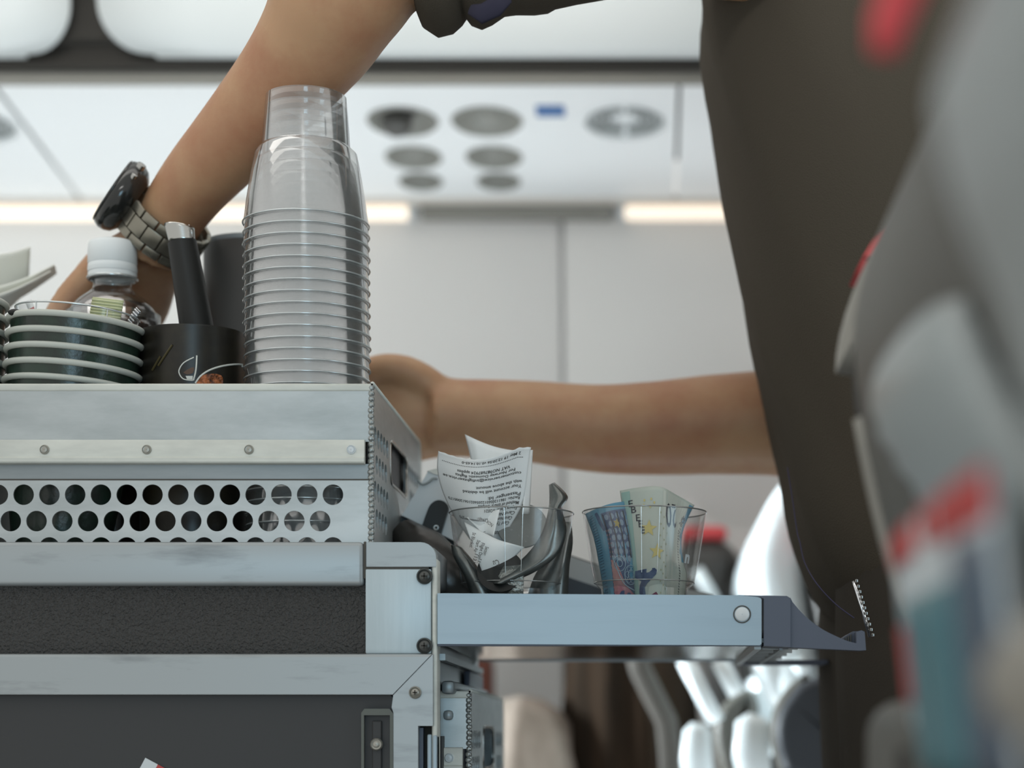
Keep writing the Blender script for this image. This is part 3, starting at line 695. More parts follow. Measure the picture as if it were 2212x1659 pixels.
# ================================================================ CUPS
CS = 1.0
def cup_profile():
    return [(.0005, .0030), (.0225, .0030), (.0232, .0002), (.0252, .0), (.0276, .0315), (.0318, .0356), (.0346, .050), (.0374, .067), (.0389, .0785), (.0393, .0807)]
def cup_parts(parent, m, inv=False, rimm=RIM):
    prof = cup_profile()
    if inv: prof = [(r, .0807-z) for r, z in prof]
    bodyv = lathe(prof, 48); rimv = torus(.0394, .00055, .0805 if not inv else .0002, 56, 6)
    return bodyv, rimv
def local_obj(name, vf, m, parent, smooth=True):
    me = bpy.data.meshes.new(name); me.from_pydata([tuple(v) for v in vf[0]], [], vf[1]); me.materials.append(m); me.update(); shade(me, smooth)
    o = bpy.data.objects.new(name, me); COL.objects.link(o); o.parent = parent; return o
def copy_tree(o):
    c = o.copy(); COL.objects.link(c)
    for ch in o.children:
        d = ch.copy(); COL.objects.link(d); d.parent = c
        for g in ch.children:
            e = g.copy(); COL.objects.link(e); e.parent = d
    return c
ORD = 'topmost second third fourth fifth sixth seventh eighth ninth tenth eleventh twelfth thirteenth fourteenth fifteenth sixteenth seventeenth eighteenth nineteenth twentieth twenty-first twenty-second twenty-third twenty-fourth twenty-fifth twenty-sixth twenty-seventh twenty-eighth twenty-ninth thirtieth thirty-first thirty-second thirty-third'.split()
SY = 1.262; SS = F/SY
ztop = Z(211, SY)            # base (up) of the topmost inverted cup
pitch = 24.15/SS
cx_top = X(662, SY); cx_bot = X(666.5, SY)
proto = thing('plastic_cup', 'tmp', 'cup', (0, 0, 0), 'clear cups in the tall stack')
bv, rv = cup_parts(proto, CLEAR, True)
local_obj('cup_wall', bv, CLEAR, proto, 40); local_obj('rim', rv, RIM, proto)
floorz = DZ0+.0016
k = 0
while True:
    zb = ztop-.0807-pitch*k
    if zb < floorz-.0001: break
    c = proto if k == 0 else copy_tree(proto)
    c.location = (cx_top+(cx_bot-cx_top)*min(1, k/25)+random.uniform(-.0002, .0002), SY, zb)
    c['label'] = ('topmost upside-down clear plastic cup of the tall stack in the drawer' if k == 0 else
                  '%s clear plastic cup from the top of the tall see-through stack' % ORD[k])
    last = c; k += 1
# settle the stack so that its lowest cup stands on the drawer floor
print('clear cups', k, 'gap', last.location.z-floorz)

# paper cups
def paper_cup(name_label, h=.095):
    t = thing('paper_cup', name_label, 'cup', (0, 0, 0), 'dark green paper cups')
    prof = [(.0005, .006), (.0270, .006), (.0275, .0), (.0282, .0), (.0405, h)]
    local_obj('cup_wall', lathe(prof, 48), CUPWALL, t, 40)
    local_obj('rolled_rim', torus(.0411, .0020, h, 56, 10), CUPRIM, t)
    return t
pc = paper_cup('tmp')
def paper_stack(cx, cy, ztop_, n, pitchp, tilt_, where, first, scale=1.0):
    ax = Vector((math.sin(tilt_), 0, math.cos(tilt_)))
    top = Vector((cx, cy, ztop_)) - ax*.095*scale
    out = []
    for i in range(n):
        c = pc if (first and i == 0) else copy_tree(pc)
        c.location = top-ax*pitchp*i; c.rotation_mode = 'ZYX'; c.rotation_euler = (0, tilt_, random.uniform(0, 6)); c.scale = (scale,)*3
        c['label'] = ('%s dark paper cup of the %s' % (ORD[i], where))
        out.append(c)
    return out
PYc = 1.262
paper_stack(X(166, PYc), PYc, Z(706, PYc), 7, 33.2/F*PYc, math.radians(4.2), 'leaning stack left of the black tin', True, 1.0)
paper_stack(X(-133, PYc), PYc, Z(655, PYc), 8, 33.2/F*PYc, 0, 'stack cut off by the left edge', False, 1.0)
sq = paper_stack(X(322, 1.375), 1.375, CZ+.1145+.095, 4, .0100, 0, 'squat pile seen through the drawer holes', False, 1.0)
for i_, c_ in enumerate(sq):
    c_.scale = (1, 1, .45); c_.location.z = floorz+.0002+.0100*(3-i_)

# clear cup with sachets on top of the leaning stack
topc = Vector((X(166, PYc), PYc, Z(706, PYc))); axm = Matrix.Translation(topc) @ Matrix.Rotation(math.radians(4.2), 4, 'Y')
t = thing('clear_insert_cup', 'shallow clear cup nested in the top of the leaning paper stack', 'cup', topc)
obj('cup_wall', xf(lathe([(.0005, -.060), (.026, -.060), (.0375, .007)], 40), axm), CLEAR1, t, 40)
obj('rim', xf(torus(.0378, .0006, .0075, 48), axm), RIM, t, True)
for a in (-.8, -2.0, -2.6):
    obj('rib', xf(tube([(.0372*math.cos(a), .0372*math.sin(a), -.003), (.0378*math.cos(a), .0378*math.sin(a), .0075)], .0004, 6), axm), RIM, t)
def sheet(name, fn, m, parent=None, nu=12, nv=12, t=.0004):
    o = obj(name, grid(fn, nu, nv), m, parent, True); solid(o, t, 0); return o
s = sheet('sugar_sachet', lambda u, v: W(200+u*67-v*6-4*v, 642+u*8+v*58, PYc-.004)+Vector((0, .0005*math.sin(v*56), 0)), SACHET, None, 4, 48, .0008)
tag(s, 'pale lime ribbed sachet sticking up out of the clear cup', 'sachet')
s = sheet('foil_sachet', lambda u, v: W(296-v*22+u*10-2, 664+v*36+u*10, PYc+.002)+Vector((0, .0012*math.sin(v*40), 0)), FOILS, None, 4, 40, .0006)
tag(s, 'twisted silver foil sachet at the right rim of the clear cup', 'sachet')
s = sheet('paper_stick', lambda u, v: W(54+u*13+v*14, 652-u*6+v*34, PYc+.004), PAPERW, None, 2, 4, .0005)
obj('red_end', grid(lambda u, v: W(62+u*11+v*4, 668-u*6+v*16, PYc+.0035), 1, 1), RED, s)
tag(s, 'tiny white and red paper stick at the left of the leaning stack', 'stick')
s = obj('black_bead', xf(ellipsoid((0, 0, 0), (.0042, .003, .0022)), Matrix.Translation(W(32, 675, PYc-.028))), BLACKPL, None, True)
tag(s, 'small black plastic bead on the left rim of the leaning stack', 'bead')
# bottle
BY = 1.335; BS = F/BY
def bz(py): return Z(py, BY)
bt = thing('drink_bottle', 'clear plastic bottle of dark drink with white screw cap', 'bottle', (X(243, BY), BY, floorz))
Mb = Matrix.Translation((X(243, BY), BY, 0))
bprof = [(.0005, floorz+.004), (.024, floorz), (.030, floorz+.005), (.0315, floorz+.02), (.0315, bz(720)), (.031, bz(700)), (.0285, bz(675)), (.024, bz(655)), (.018, bz(638)), (.0140, bz(628)), (.0128, bz(618)), (.0128, bz(603))]
obj('bottle_wall', xf(lathe(smoothpts(bprof, 3), 48), Mb), CLEAR1, bt, True)
obj('drink', xf(lathe([(.0005, floorz+.005), (.029, floorz+.005), (.0305, floorz+.02), (.0305, bz(720)), (.0298, bz(700)), (.0272, bz(675)), (.0235, bz(660)), (.0005, bz(660))], 40), Mb), LIQ, bt, 50)
obj('neck_ring', xf(torus(.0158, .0012, bz(603), 40, 8), Mb), RIM, bt, True)
cp_ = obj('screw_cap', xf(lathe([(.0160, bz(590)), (.0163, bz(583)), (.0160, bz(575)), (.0156, bz(573)), (.0161, bz(570)), (.0162, bz(545)), (.0158, bz(530)), (.0148, bz(524)), (.013, bz(521.5)), (.0005, bz(521))], 48), Mb), WHITECAP, bt, 50)
obj('tamper_band', xf(lathe([(.0157, bz(601)), (.0161, bz(593)), (.0157, bz(590))], 48), Mb), WHITECAP, bt, 50)
# black tin with printed coffee picture
TN = 1.283
tx = X(417, TN); tn = thing('coffee_tin', 'black tin printed with white cup outlines and brown granules', 'tin', (tx, TN, floorz))
R = .0332; tz = Z(722, TN)
obj('tin_wall', xf(lathe([(.0005, floorz), (R, floorz), (R, tz-.002), (R*1.01, tz-.001), (R*1.01, tz), (R*.98, tz), (R*.98, floorz+.002), (.0005, floorz+.002)], 56), Matrix.Translation((tx, TN, 0))), BLACK, tn, 50)
def on_tin(px, py, off=.0004):
    x = X(px, TN-R); a = max(-.98, min(.98, (x-tx)/R)); yy = TN-math.sqrt(1-a*a)*(R+off)
    return Vector((tx+a*(R+off), yy, Z(py, yy)))
def tin_line(pts, r): return tube([on_tin(a, b) for a, b in smoothpts(pts, 5)], r, 6)
obj('print_line', tin_line([(424, 768), (423, 790), (421, 806), (417, 822)], .0005), NAPKIN, tn)
obj('print_line', tin_line([(418, 772), (398, 783), (388, 797), (388, 808), (397, 819), (416, 822)], .0004), NAPKIN, tn)
obj('print_line', tin_line([(421, 828), (432, 812), (450, 799), (475, 790), (500, 787), (512, 793)], .0006), NAPKIN, tn)
def patch_on(fn_pts, m, nm, off):
    c = sum((Vector(p) for p in fn_pts), Vector((0, 0)))/len(fn_pts)
    V = [on_tin(c.x, c.y, off)]+[on_tin(a, b, off) for a, b in fn_pts]+[on_tin((a+c.x)/2, (b+c.y)/2, off) for a, b in fn_pts]; n = len(fn_pts)
    return obj(nm, (V, [(1+i, 1+(i+1) % n, 1+n+(i+1) % n, 1+n+i) for i in range(n)]+[(0, 1+n+i, 1+n+(i+1) % n) for i in range(n)]), m, tn)
patch_on(smoothpts([(422, 836), (424, 822), (436, 810), (455, 807), (470, 811), (473, 822), (470, 836), (445, 838)], 2), COFFEE, 'granule_print', .0007)
patch_on(smoothpts([(396, 805), (405, 798), (418, 793), (416, 806), (404, 809)], 2), mat('dim brown print', (.10, .05, .025, 1), .5), 'bean_print', .0005)
patch_on([(401, 812), (416, 812), (415, 820), (404, 819)], NAPKIN, 'label_print', .0005)
for (a, b, c, d) in ((325, 770, 345, 800), (340, 745, 372, 790)):
    obj('print_line', tin_line([(a, d), ((a+c)/2, (b+d)/2), (c, b)], .0007), mat('olive gold print', (.07, .055, .02, 1), .4), tn)
# long black handle with steel end standing in the tin
hd = thing('milk_frother', 'black tapered handle with bent steel end leaning in the black tin', 'utensil', W(432, 760, TN))
p0, p1 = W(393.5, 523, TN), W(428, 724, TN); dn = p1-p0
obj('handle', tube([p0-dn*.004, p0, p0+dn*.1, p0+dn*.5, p0+dn, p0+dn*1.5], [.0084, .0092, .0094, .0102, .0109, .0112], 24), BLACKPL, hd, 50)
def steel_end(u, v):
    a = PI*(.0+1.0*u)+PI; rr = .0078+.0012*v
    top = math.sin(u*PI*1.2+.6)*.0015
    c = p0-dn*(.17*v)
    return c+Vector((rr*math.cos(a), rr*.7*math.sin(a), top*v))
o = obj('steel_end', grid(steel_end, 16, 6), STEEL, hd, True); solid(o, .0008)
o = obj('steel_lip', tube([p0+Vector((.0075, -.002, 0)), p0-dn*.1+Vector((.0078, -.003, 0)), p0-dn*.16+Vector((.0065, -.003, .0005))], .0009, 8), STEEL, hd, True)
# charcoal canister behind
CYY = 1.400; cxx = X(545, CYY)
cn = thing('tall_canister', 'charcoal canister with pale rim behind the black handle', 'canister', (cxx, CYY, floorz))
cz1 = Z(528, CYY)
obj('canister_wall', xf(lathe([(.0005, floorz), (.0325, floorz), (.0335, floorz+.01), (.0335, cz1-.004), (.0328, cz1-.003)], 48), Matrix.Translation((cxx, CYY, 0))), GREYCAN, cn, 50)
obj('rim', xf(lathe([(.0328, cz1-.004), (.0334, cz1-.002), (.0330, cz1), (.0310, cz1+.0006), (.0300, cz1-.002), (.0005, cz1-.002)], 48), Matrix.Translation((cxx, CYY, 0))), GREYRIM, cn, 50)
tag(obj('blue_carton', pxbox(296, 322, 713, 1150, 1.33, 1.345, .001), BLUE), 'sliver of dark blue carton between the leaning stack and the black tin', 'carton')
# napkins
nk = [((-60, 545), (66, 533), (62, 600), (-60, 640)), ((-60, 630), (118, 572), (122, 590), (-60, 690)), ((-60, 650), (110, 585), (70, 615), (-60, 720))]
for i, q in enumerate(nk):
    def fn(u, v, q=q, i=i):
        a = Vector(q[0]).lerp(Vector(q[1]), u); b = Vector(q[3]).lerp(Vector(q[2]), u); p = a.lerp(b, v)
        sag = 10*math.sin(PI*u)
        return W(p.x, p.y+sag, 1.42-.012*i+.02*v)
    o = sheet('paper_napkin', fn, NAPKIN, None, 12, 8, .0012)
    tag(o, ['upright folded paper napkin at the left picture edge', 'slanting paper napkin under the upright one at the left edge', 'lowest paper napkin of the blurred fan at the left edge'][i], 'napkin', 'fanned napkins')
tag(obj('napkin_holder', box(X(-230, 1.44), X(-20, 1.44), 1.405, 1.44, floorz, Z(700, 1.44), .003), BLACKPL, None, 40), 'black holder of the napkins behind the cut-off cup stack', 'holder')

# ================================================================ ON THE SHELF
def tumbler(px, label, rimpy, Y):
    t = thing('plastic_tumbler', label, 'cup', (X(px, Y), Y, Z(rimpy, Y)-.0807), 'clear tumblers on the shelf')
    M = Matrix.Translation(t.location)
    bv = lathe(smoothpts([(.0005, .0030), (.0225, .0030), (.0252, .0), (.0276, .0315), (.0318, .0356), (.0346, .050), (.0374, .067), (.0389, .0785), (.0393, .0807)], 1), 64)
    w_ = obj('cup_wall', xf(bv, M), CLEAR1, t, 40)
    obj('rim', xf(torus(.0394, .00045, .0806, 72, 8), M), RIMG, t, True)
    obj('step_edge', xf(torus(.0319, .00035, .0357, 64, 6), M), RIMG, t, True)
    for a in (-1.62, -1.32):
        obj('highlight_line', xf(tube([(.0320*math.cos(a), .0320*math.sin(a), .040), (.0391*math.cos(a), .0391*math.sin(a), .0800)], .00022, 6), M), RIM, t)  # thin pale tubes stand in for highlights on the plastic wall
    return t, M
C1Y = 1.272
c1, MC1 = tumbler(1105, 'clear tumbler stuffed with receipts and grey foil wrappers', 1109, C1Y)
c2, MC2 = tumbler(1392, 'clear tumbler holding two folded banknotes', 1107, C1Y)
# "n" on the second tumbler
tv = text2d('n', .0105, 'CENTER', .0004)
a0 = math.radians(-37)
def wrap_n(v):
    a = a0+v.x/.034; z = .047+v.y; r = .0327+(z-.046)*.184+.0004
    return MC2 @ Vector((r*math.cos(a), r*math.sin(a), z))
obj('letter_print', ([wrap_n(v) for v in tv[0]], tv[1]), WHITE_GL, c2)

def bil(q, u, v):
    a = Vector(q[0]).lerp(Vector(q[1]), u); b = Vector(q[3]).lerp(Vector(q[2]), u); return a.lerp(b, v)
# --- receipt A (front), printed side towards camera, upside down
def recA(u, v):
    # u left->right, v top->bottom ; edges traced in the paper's own frame
    L = smoothpts([(947, 974), (944, 1010), (952, 1050), (968, 1090), (990, 1130), (1015, 1165)], 4)
    Rr = smoothpts([(1147, 966), (1141, 1010), (1136, 1050), (1126, 1095), (1100, 1140), (1075, 1190)], 4)
    f = v*(len(L)-1); i = min(int(f), len(L)-2); g = f-i
    l = Vector(L[i]).lerp(Vector(L[i+1]), g); r = Vector(Rr[i]).lerp(Vector(Rr[i+1]), g)
    p = l.lerp(r, u)
    dip = (22*math.sin(PI*min(1, u*1.15)) if u < .87 else 22*math.sin(PI*min(1, u*1.15)))*(1-v*.9)
    y = 1.262-.010*math.sin(PI*u)+.004*math.cos(6*u+2*v)+.012*v-.018*(1-v)
    return W(p.x, p.y+dip+1.0*math.sin(u*70)*(1 if v < .01 else 0)*.6, y)
ra = obj('receipt', grid(recA, 48, 30), PAPER, None, True); solid(ra, .00012, 0)
tag(ra, 'long printed receipt standing out of the left tumbler, text upside down', 'receipt')
def print_on(surf, s, u0, u1, v, h, parent, flip=True, m=INK, bold=.0, back=False):
    """text set along u between u0 and u1 at height v; flip = upside down"""
    tv = text2d(s, 1.0, 'LEFT', bold)
    if not tv[0]: return
    xs = [p.x for p in tv[0]]; a, b = min(xs), max(xs); V = []
    for p in tv[0]:
        f = (p.x-a)/(b-a); q = p.y
        u = (u1-(u1-u0)*f) if flip else (u0+(u1-u0)*f)
        vv = (v+q*h) if flip else (v-q*h)
        w0 = surf(min(.995, max(.005, u)), min(.995, max(.002, vv)))
        d = (Vector((0, 0, CZ))-w0).normalized()
        V.append(w0+Vector((0, -.0005, 0)))
    obj('printed_text', (V, tv[1]), m, parent)
lines = [('2 May 19 12:20:56 v0.10.14.65-0', .26, .90, .055, .040), ('................................................', .05, .93, .105, .05),
         ('VAT NO987687924 applies', .22, .80, .155, .045), ('For Norway Domestic flights', .20, .86, .200, .045), ('customerservice@inflightservice.se', .06, .93, .245, .045),
         ('with the above amount', .42, .95, .335, .048), ('Your account will be debited', .26, .95, .385, .048), ('Passenger Id:', .55, .95, .46, .048),
         ('RecNo: 18611205031220560210612000173', .05, .95, .50, .042), ('Method of Entry: Swiped', .42, .95, .545, .048), ('Expiry Date: 9/2021', .50, .95, .595, .048),
         ('Card Name:', .60, .95, .645, .048), ('Card Number: 453903**********370', .10, .95, .695, .048), ('Card Type: VISA', .50, .95, .745, .048), ('Amount charged to        NOK', .12, .95, .83, .06)]
for s, a, b, v, h in lines: print_on(recA, s, a, b, v, h, ra, True, INK, .012)
# second sheet, blank, behind
def recB(u, v):
    q = [(1004, 938), (1146, 975), (1130, 1140), (1030, 1140)]
    p = bil(q, u, v)
    return W(p.x+(8*math.sin(PI*v) if u < .3 else 0), p.y+(10*math.sin(PI*u) if v < .5 else 0), 1.283+.010*abs(u-.12)-.004*math.sin(3*u))
rb = obj('blank_receipt', grid(recB, 24, 14), PAPERW, None, True); solid(rb, .00015, 0)
tag(rb, 'blank white sheet with torn top behind the printed receipt', 'receipt')
# folded right edge strip
def recC(u, v):
    q = [(1141, 972), (1151, 972), (1144, 1110), (1128, 1110)]; p = bil(q, u, v); return W(p.x, p.y, 1.262+.004*u)
rc = obj('folded_edge', grid(recC, 4, 10), PAPERW, None, True); solid(rc, .0002, 0); rc.parent = ra; rc.location = rc.location-ra.location
# lower receipts inside the cup
def recD(u, v):
    q = [(1008, 1120), (1050, 1090), (1140, 1170), (1060, 1245)]; q = [(1002, 1126), (1062, 1150), (1132, 1185), (1020, 1250)]
    q = [(1000, 1122), (1088, 1168), (1120, 1195), (1050, 1262)]
    p = bil(q, u, v); return W(p.x, p.y, 1.250+.006*math.sin(3*u+1)+.003*v)
rd = obj('curled_receipt', grid(lambda u, v: W(*(lambda p: (p.x, p.y))(bil([(1003, 1128), (1075, 1166), (1133, 1182), (1052, 1264)], u, v)), 1.249-.006*math.sin(PI*v)), 16, 16), PAPER, None, True); solid(rd, .00012, 0)
tag(rd, 'curled receipt with slanted text low inside the left tumbler', 'receipt')
def recDs(u, v): return W(*(lambda p: (p.x, p.y))(bil([(1003, 1128), (1075, 1166), (1133, 1182), (1052, 1264)], u, v)), 1.249-.006*math.sin(PI*v))
def print_px(s, p0, p1, hpx, Y, parent, m=INK, bold=.01):
    tv = text2d(s, 1.0, 'LEFT', bold); xs = [p.x for p in tv[0]]; a, b = min(xs), max(xs)
    d = Vector(p1)-Vector(p0); L = d.length; d.normalize(); up = Vector((d.y, -d.x))
    V = []
    for p in tv[0]:
        q = Vector(p0)+d*((p.x-a)/(b-a)*L)+up*(p.y*hpx*1.35); V.append(W(q.x, q.y, Y))
    return obj('printed_text', (V, tv[1]), m, parent)
for s, p0, p1, h in (('Sector:', (1049, 1180), (1043, 1199), 8), ('Flight Dat', (1040, 1172), (1032, 1205), 8), ('Start Air', (1031, 1166), (1023, 1192), 8), ('St Blanket', (1021, 1150), (1014, 1182), 8), ('11.', (1034, 1206), (1030, 1216), 8), ('1131', (1026, 1196), (1020, 1214), 8)):
    print_px(s, p0, p1, h, 1.2415, rd)
print_px('Cu', (1076, 1208), (1064, 1212), 14, 1.2415, rd); 
def recE(u, v): return W(*(lambda p: (p.x, p.y))(bil([(1008, 1118), (1080, 1100), (1066, 1160), (1040, 1150)], u, v)), 1.2535+.002*math.sin(4*u))
re_ = obj('crumpled_receipt', grid(recE, 10, 10), PAPERW, None, True); solid(re_, .00012, 0)
tag(re_, 'small crumpled receipt printed NOK in the middle of the left tumbler', 'receipt')
print_px('NOK', (1066, 1133), (1053, 1122), 8, 1.2495, re_); print_px('to:', (1040, 1117), (1030, 1119), 6, 1.2495, re_); print_px('May', (1056, 1158), (1044, 1147), 8, 1.2495, re_)
# foil wrappers
def strip_path(pts, m, label, name, th=.0012, sub=4):
    """pts: (px,py,Y,halfwidth px,angle deg of width direction)"""
    P = smoothpts(pts, sub); L = []; R_ = []
    V = []; n = 5
    for (a, b, Y, hw, an) in P:
        d = Vector((math.cos(math.radians(an)), math.sin(math.radians(an))))
        hw *= 1.3
        for k in range(n):
            f = (k/(n-1)-.5)*2; V.append(W(a+d.x*hw*f, b+d.y*hw*f, Y+.004*(f*f)))
    Fc = [(i*n+k, i*n+k+1, (i+1)*n+k+1, (i+1)*n+k) for i in range(len(P)-1) for k in range(n-1)]
    o = obj(name, (V, Fc), m, None, True); solid(o, th, 0); return tag(o, label, 'wrapper', 'foil wrappers in the left tumbler')
def two_curve(name, Lc, Rc, yfn, m, label, cat, group, nu=8, th=.0008):
    Lp = smoothpts(Lc, 4); Rp = smoothpts(Rc, 4)
    def fn(u, v):
        f = v*(len(Lp)-1); i = min(int(f), len(Lp)-2); g = f-i
        p = Vector(Lp[i]).lerp(Vector(Lp[i+1]), g).lerp(Vector(Rp[i]).lerp(Vector(Rp[i+1]), g), u)
        return W(p.x, p.y, yfn(u, v))
    o = obj(name, grid(fn, nu, 40), m, None, True); solid(o, th, 0); return tag(o, label, cat, group)
two_curve('foil_wrapper', [(1187, 1047), (1188, 1075), (1185, 1105), (1172, 1150), (1146, 1190), (1108, 1226), (1060, 1260)],
          [(1197, 1043), (1226, 1073), (1213, 1098), (1223, 1145), (1206, 1195), (1160, 1232), (1092, 1262)],
          lambda u, v: 1.262-.016*v-.007*math.sin(PI*u)+.0015*math.sin(9*v+4*u), FOIL, 'long dark grey foil wrapper arching up past the left tumbler rim', 'wrapper', 'foil wrappers in the left tumbler')
o = strip_path([(1062, 1262, 1.244, 3, 90), (1085, 1256, 1.243, 22, 80), (1110, 1262, 1.242, 30, 85), (1131, 1262, 1.243, 32, 92)], FOILB, 'pebbled silver foil corner at the bottom front of the left tumbler', 'foil_wrapper')
strip_path([(986, 1180, 1.252, 8, 20), (1000, 1205, 1.250, 17, 20), (1018, 1235, 1.249, 22, 25), (1035, 1265, 1.248, 26, 30), (1048, 1300, 1.248, 28, 30)], FOIL, 'smooth grey foil tube at the left wall of the left tumbler', 'foil_wrapper')
strip_path([(1222, 1128, 1.272, 8, 0), (1218, 1170, 1.27, 14, 10), (1204, 1215, 1.268, 20, 15), (1190, 1262, 1.266, 30, 20), (1180, 1310, 1.266, 34, 10)], FOIL, 'dark foil wrapper along the right wall of the left tumbler', 'foil_wrapper')
d_ = obj('foil_disc', xf(lathe([(.0005, 0), (.0155, .0), (.0160, .0006), (.0155, .0012), (.0005, .0012)], 36), Matrix.Translation(W(1128, 1137, 1.270)) @ Matrix.Rotation(math.radians(68), 4, 'X')), mat('speckled grey foil', (.20, .21, .20, 1), .5, .2, noise=(350, (.32, .33, .32, 1), .3, .42, (1, 1, 1))), None, 50)
tag(d_, 'round speckled dark grey disc upright in the left tumbler', 'disc')
d_ = obj('coffee_pod', xf(lathe([(.0005, 0), (.012, 0), (.014, .006), (.0145, .018), (.0005, .018)], 30), Matrix.Translation(W(1085, 1258, 1.262)) @ Matrix.Rotation(math.radians(70), 4, 'X')), BLACKPL, None, 50)
tag(d_, 'black round pod at the bottom of the left tumbler', 'pod')
# --- banknotes in the second tumbler
def nB(u, v):   # blue note, folded, left
    q = [(1268, 1100), (1362, 1080), (1378, 1292), (1306, 1300)]
    L = [(1264, 1110), (1282, 1160), (1294, 1220), (1306, 1290)]; Rr = [(1360, 1082), (1374, 1150), (1380, 1220), (1376, 1295)]
    Lp = smoothpts(L, 6); Rp = smoothpts(Rr, 6); f = v*(len(Lp)-1); i = min(int(f), len(Lp)-2); g = f-i
    l = Vector(Lp[i]).lerp(Vector(Lp[i+1]), g); r = Vector(Rp[i]).lerp(Vector(Rp[i+1]), g); p = l.lerp(r, u)
    return W(p.x, p.y-6*math.sin(PI*u)*(1-v), 1.262-.014*math.sin(PI*(u*.85)))
nb = obj('blue_banknote', grid(nB, 30, 24), NOTE_B, None, True); solid(nb, .00012, 0)
tag(nb, 'folded blue banknote with gothic window print, left in the right tumbler', 'banknote')
def nP(u, v):   # pale note, in front right
    T = smoothpts([(1339, 1060), (1380, 1053), (1425, 1051), (1460, 1068), (1500, 1091)], 5); B = smoothpts([(1372, 1300), (1395, 1302), (1425, 1302), (1450, 1300), (1478, 1300)], 5)
    f = u*(len(T)-1); i = min(int(f), len(T)-2); g = f-i
    t_ = Vector(T[i]).lerp(Vector(T[i+1]), g); b_ = Vector(B[i]).lerp(Vector(B[i+1]), g); p = t_.lerp(b_, v)
    k = 0
    if u > .74: p.x -= (u-.74)/.26*20*math.sin(PI*min(1, v*1.4))*(1 if v > .02 else 0)
    return W(p.x, p.y, 1.254-.010*math.sin(PI*min(1, u*1.2))+.018*max(0, u-.6)/.4)
npale = obj('pale_banknote', grid(nP, 36, 26), NOTE_P, None, True); solid(npale, .00012, 0)
tag(npale, 'pale green twenty banknote folded upright in the right tumbler', 'banknote')
def prn(surf, uvs, m, parent, nm, off=.0004):
    c = (sum(a for a, b in uvs)/len(uvs), sum(b for a, b in uvs)/len(uvs))
    V = [surf(*c)+Vector((0, -off, 0))]; n = len(uvs)
    for k in range(1, 4):
        V += [surf(c[0]+(a-c[0])*k/3, c[1]+(b-c[1])*k/3)+Vector((0, -off, 0)) for a, b in uvs]
    Fc = [(0, 1+i, 1+(i+1) % n) for i in range(n)]
    for k in range(2): Fc += [(1+k*n+i, 1+k*n+(i+1) % n, 1+(k+1)*n+(i+1) % n, 1+(k+1)*n+i) for i in range(n)]
    return obj(nm, (V, Fc), m, parent)
def rectuv(u0, u1, v0, v1, n=6):
    return [(u0+(u1-u0)*k/n, v0) for k in range(n)]+[(u1, v0+(v1-v0)*k/n) for k in range(n)]+[(u1-(u1-u0)*k/n, v1) for k in range(n)]+[(u0, v1-(v1-v0)*k/n) for k in range(n)]
def star(cu, cv, r, asp, rot=0):
    return [(cu+(r if k % 2 == 0 else r*.42)*math.sin(rot+k*PI/5)*asp, cv-(r if k % 2 == 0 else r*.42)*math.cos(rot+k*PI/5)) for k in range(10)]
def ln(surf, uvs, r, m, parent, off=.0005, nm='print_line'):
    return obj(nm, tube([surf(a, b)+Vector((0, -off, 0)) for a, b in uvs], r, 4), m, parent)
# pale note print
prn(nP, rectuv(.72, .92, .02, .98), NOTE_W, npale, 'cream_band', .0002)
prn(nP, rectuv(.90, .995, .02, .60), NOTE_B, npale, 'blue_edge', .0003)
prn(nP, rectuv(.55, .80, .02, .97), NOTE_W, npale, 'cream_band', .00015)
prn(nP, rectuv(.02, .14, .02, .98), mat('aqua print', (.25, .38, .34, 1), .75), npale, 'aqua_band', .0002)
prn(nP, star(.35, .36, .075, 1.55, .1), N_YEL, npale, 'star_print'); prn(nP, star(.46, .56, .075, 1.6, .1), N_YEL, npale, 'star_print')
for k in range(5): prn(nP, circ(.36+.07*math.cos(k*1.3), .14+.035*math.sin(k*1.3), .012, 8), N_YEL, npale, 'dot_print')
for k in range(22): prn(nP, circ(.52+.10*(k % 3)/2+.008*math.sin(k*3), .22+.033*k, .010, 6), mat('dot', (.33, .33, .22, 1), .8) if k == 0 else MATS['dot'], npale, 'dot_print')
def txt_uv(surf, s, uc, vc, su, sv, rot, m, parent, bold=0, off=.0005):
    tv = text2d(s, 1.0, 'CENTER', bold); V = []
    for p in tv[0]:
        x, y = p.x, p.y-.35; xr = x*math.cos(rot)-y*math.sin(rot); yr = x*math.sin(rot)+y*math.cos(rot)
        V.append(surf(min(.999, max(0, uc+xr*su)), min(.999, max(0, vc-yr*sv)))+Vector((0, -off, 0)))
    return obj('printed_text', (V, tv[1]), m, parent)
txt_uv(nP, '20', .70, .215, .20, .30, PI*1.04, N_DARK, npale, .01)
tv = 'EKP'
for k, ch in enumerate('EBEEE'): txt_uv(nP, ch, .135+.028*k+(.0 if k < 2 else .02), .13+.055*k+(.02 if k > 1 else 0), .13, .085, 0, N_DARK, npale, .005)
txt_uv(nP, 'BCE', .905, .20, .085, .062, 1.2, N_DARK, npale, .01)
prn(nP, smoothpts([(.10, .725), (.42, .70), (.44, .755), (.30, .83), (.22, .90), (.26, .965), (.14, .95), (.16, .85), (.22, .78), (.08, .785)], 2), N_NAVY, npale, 'figure_print')
prn(nP, smoothpts([(.20, .94), (.36, .93), (.44, .905), (.47, .955), (.34, .985), (.20, .99)], 2), N_MAR, npale, 'figure_print')
for k in range(26): ln(nP, [(.86, .30+.026*k), (.87, .312+.026*k)], .00025, N_DARK, npale)
for k in range(7): ln(nP, [(.88, .17+.035*k), (.97, .20+.035*k)], .00016, N_DARK, npale)
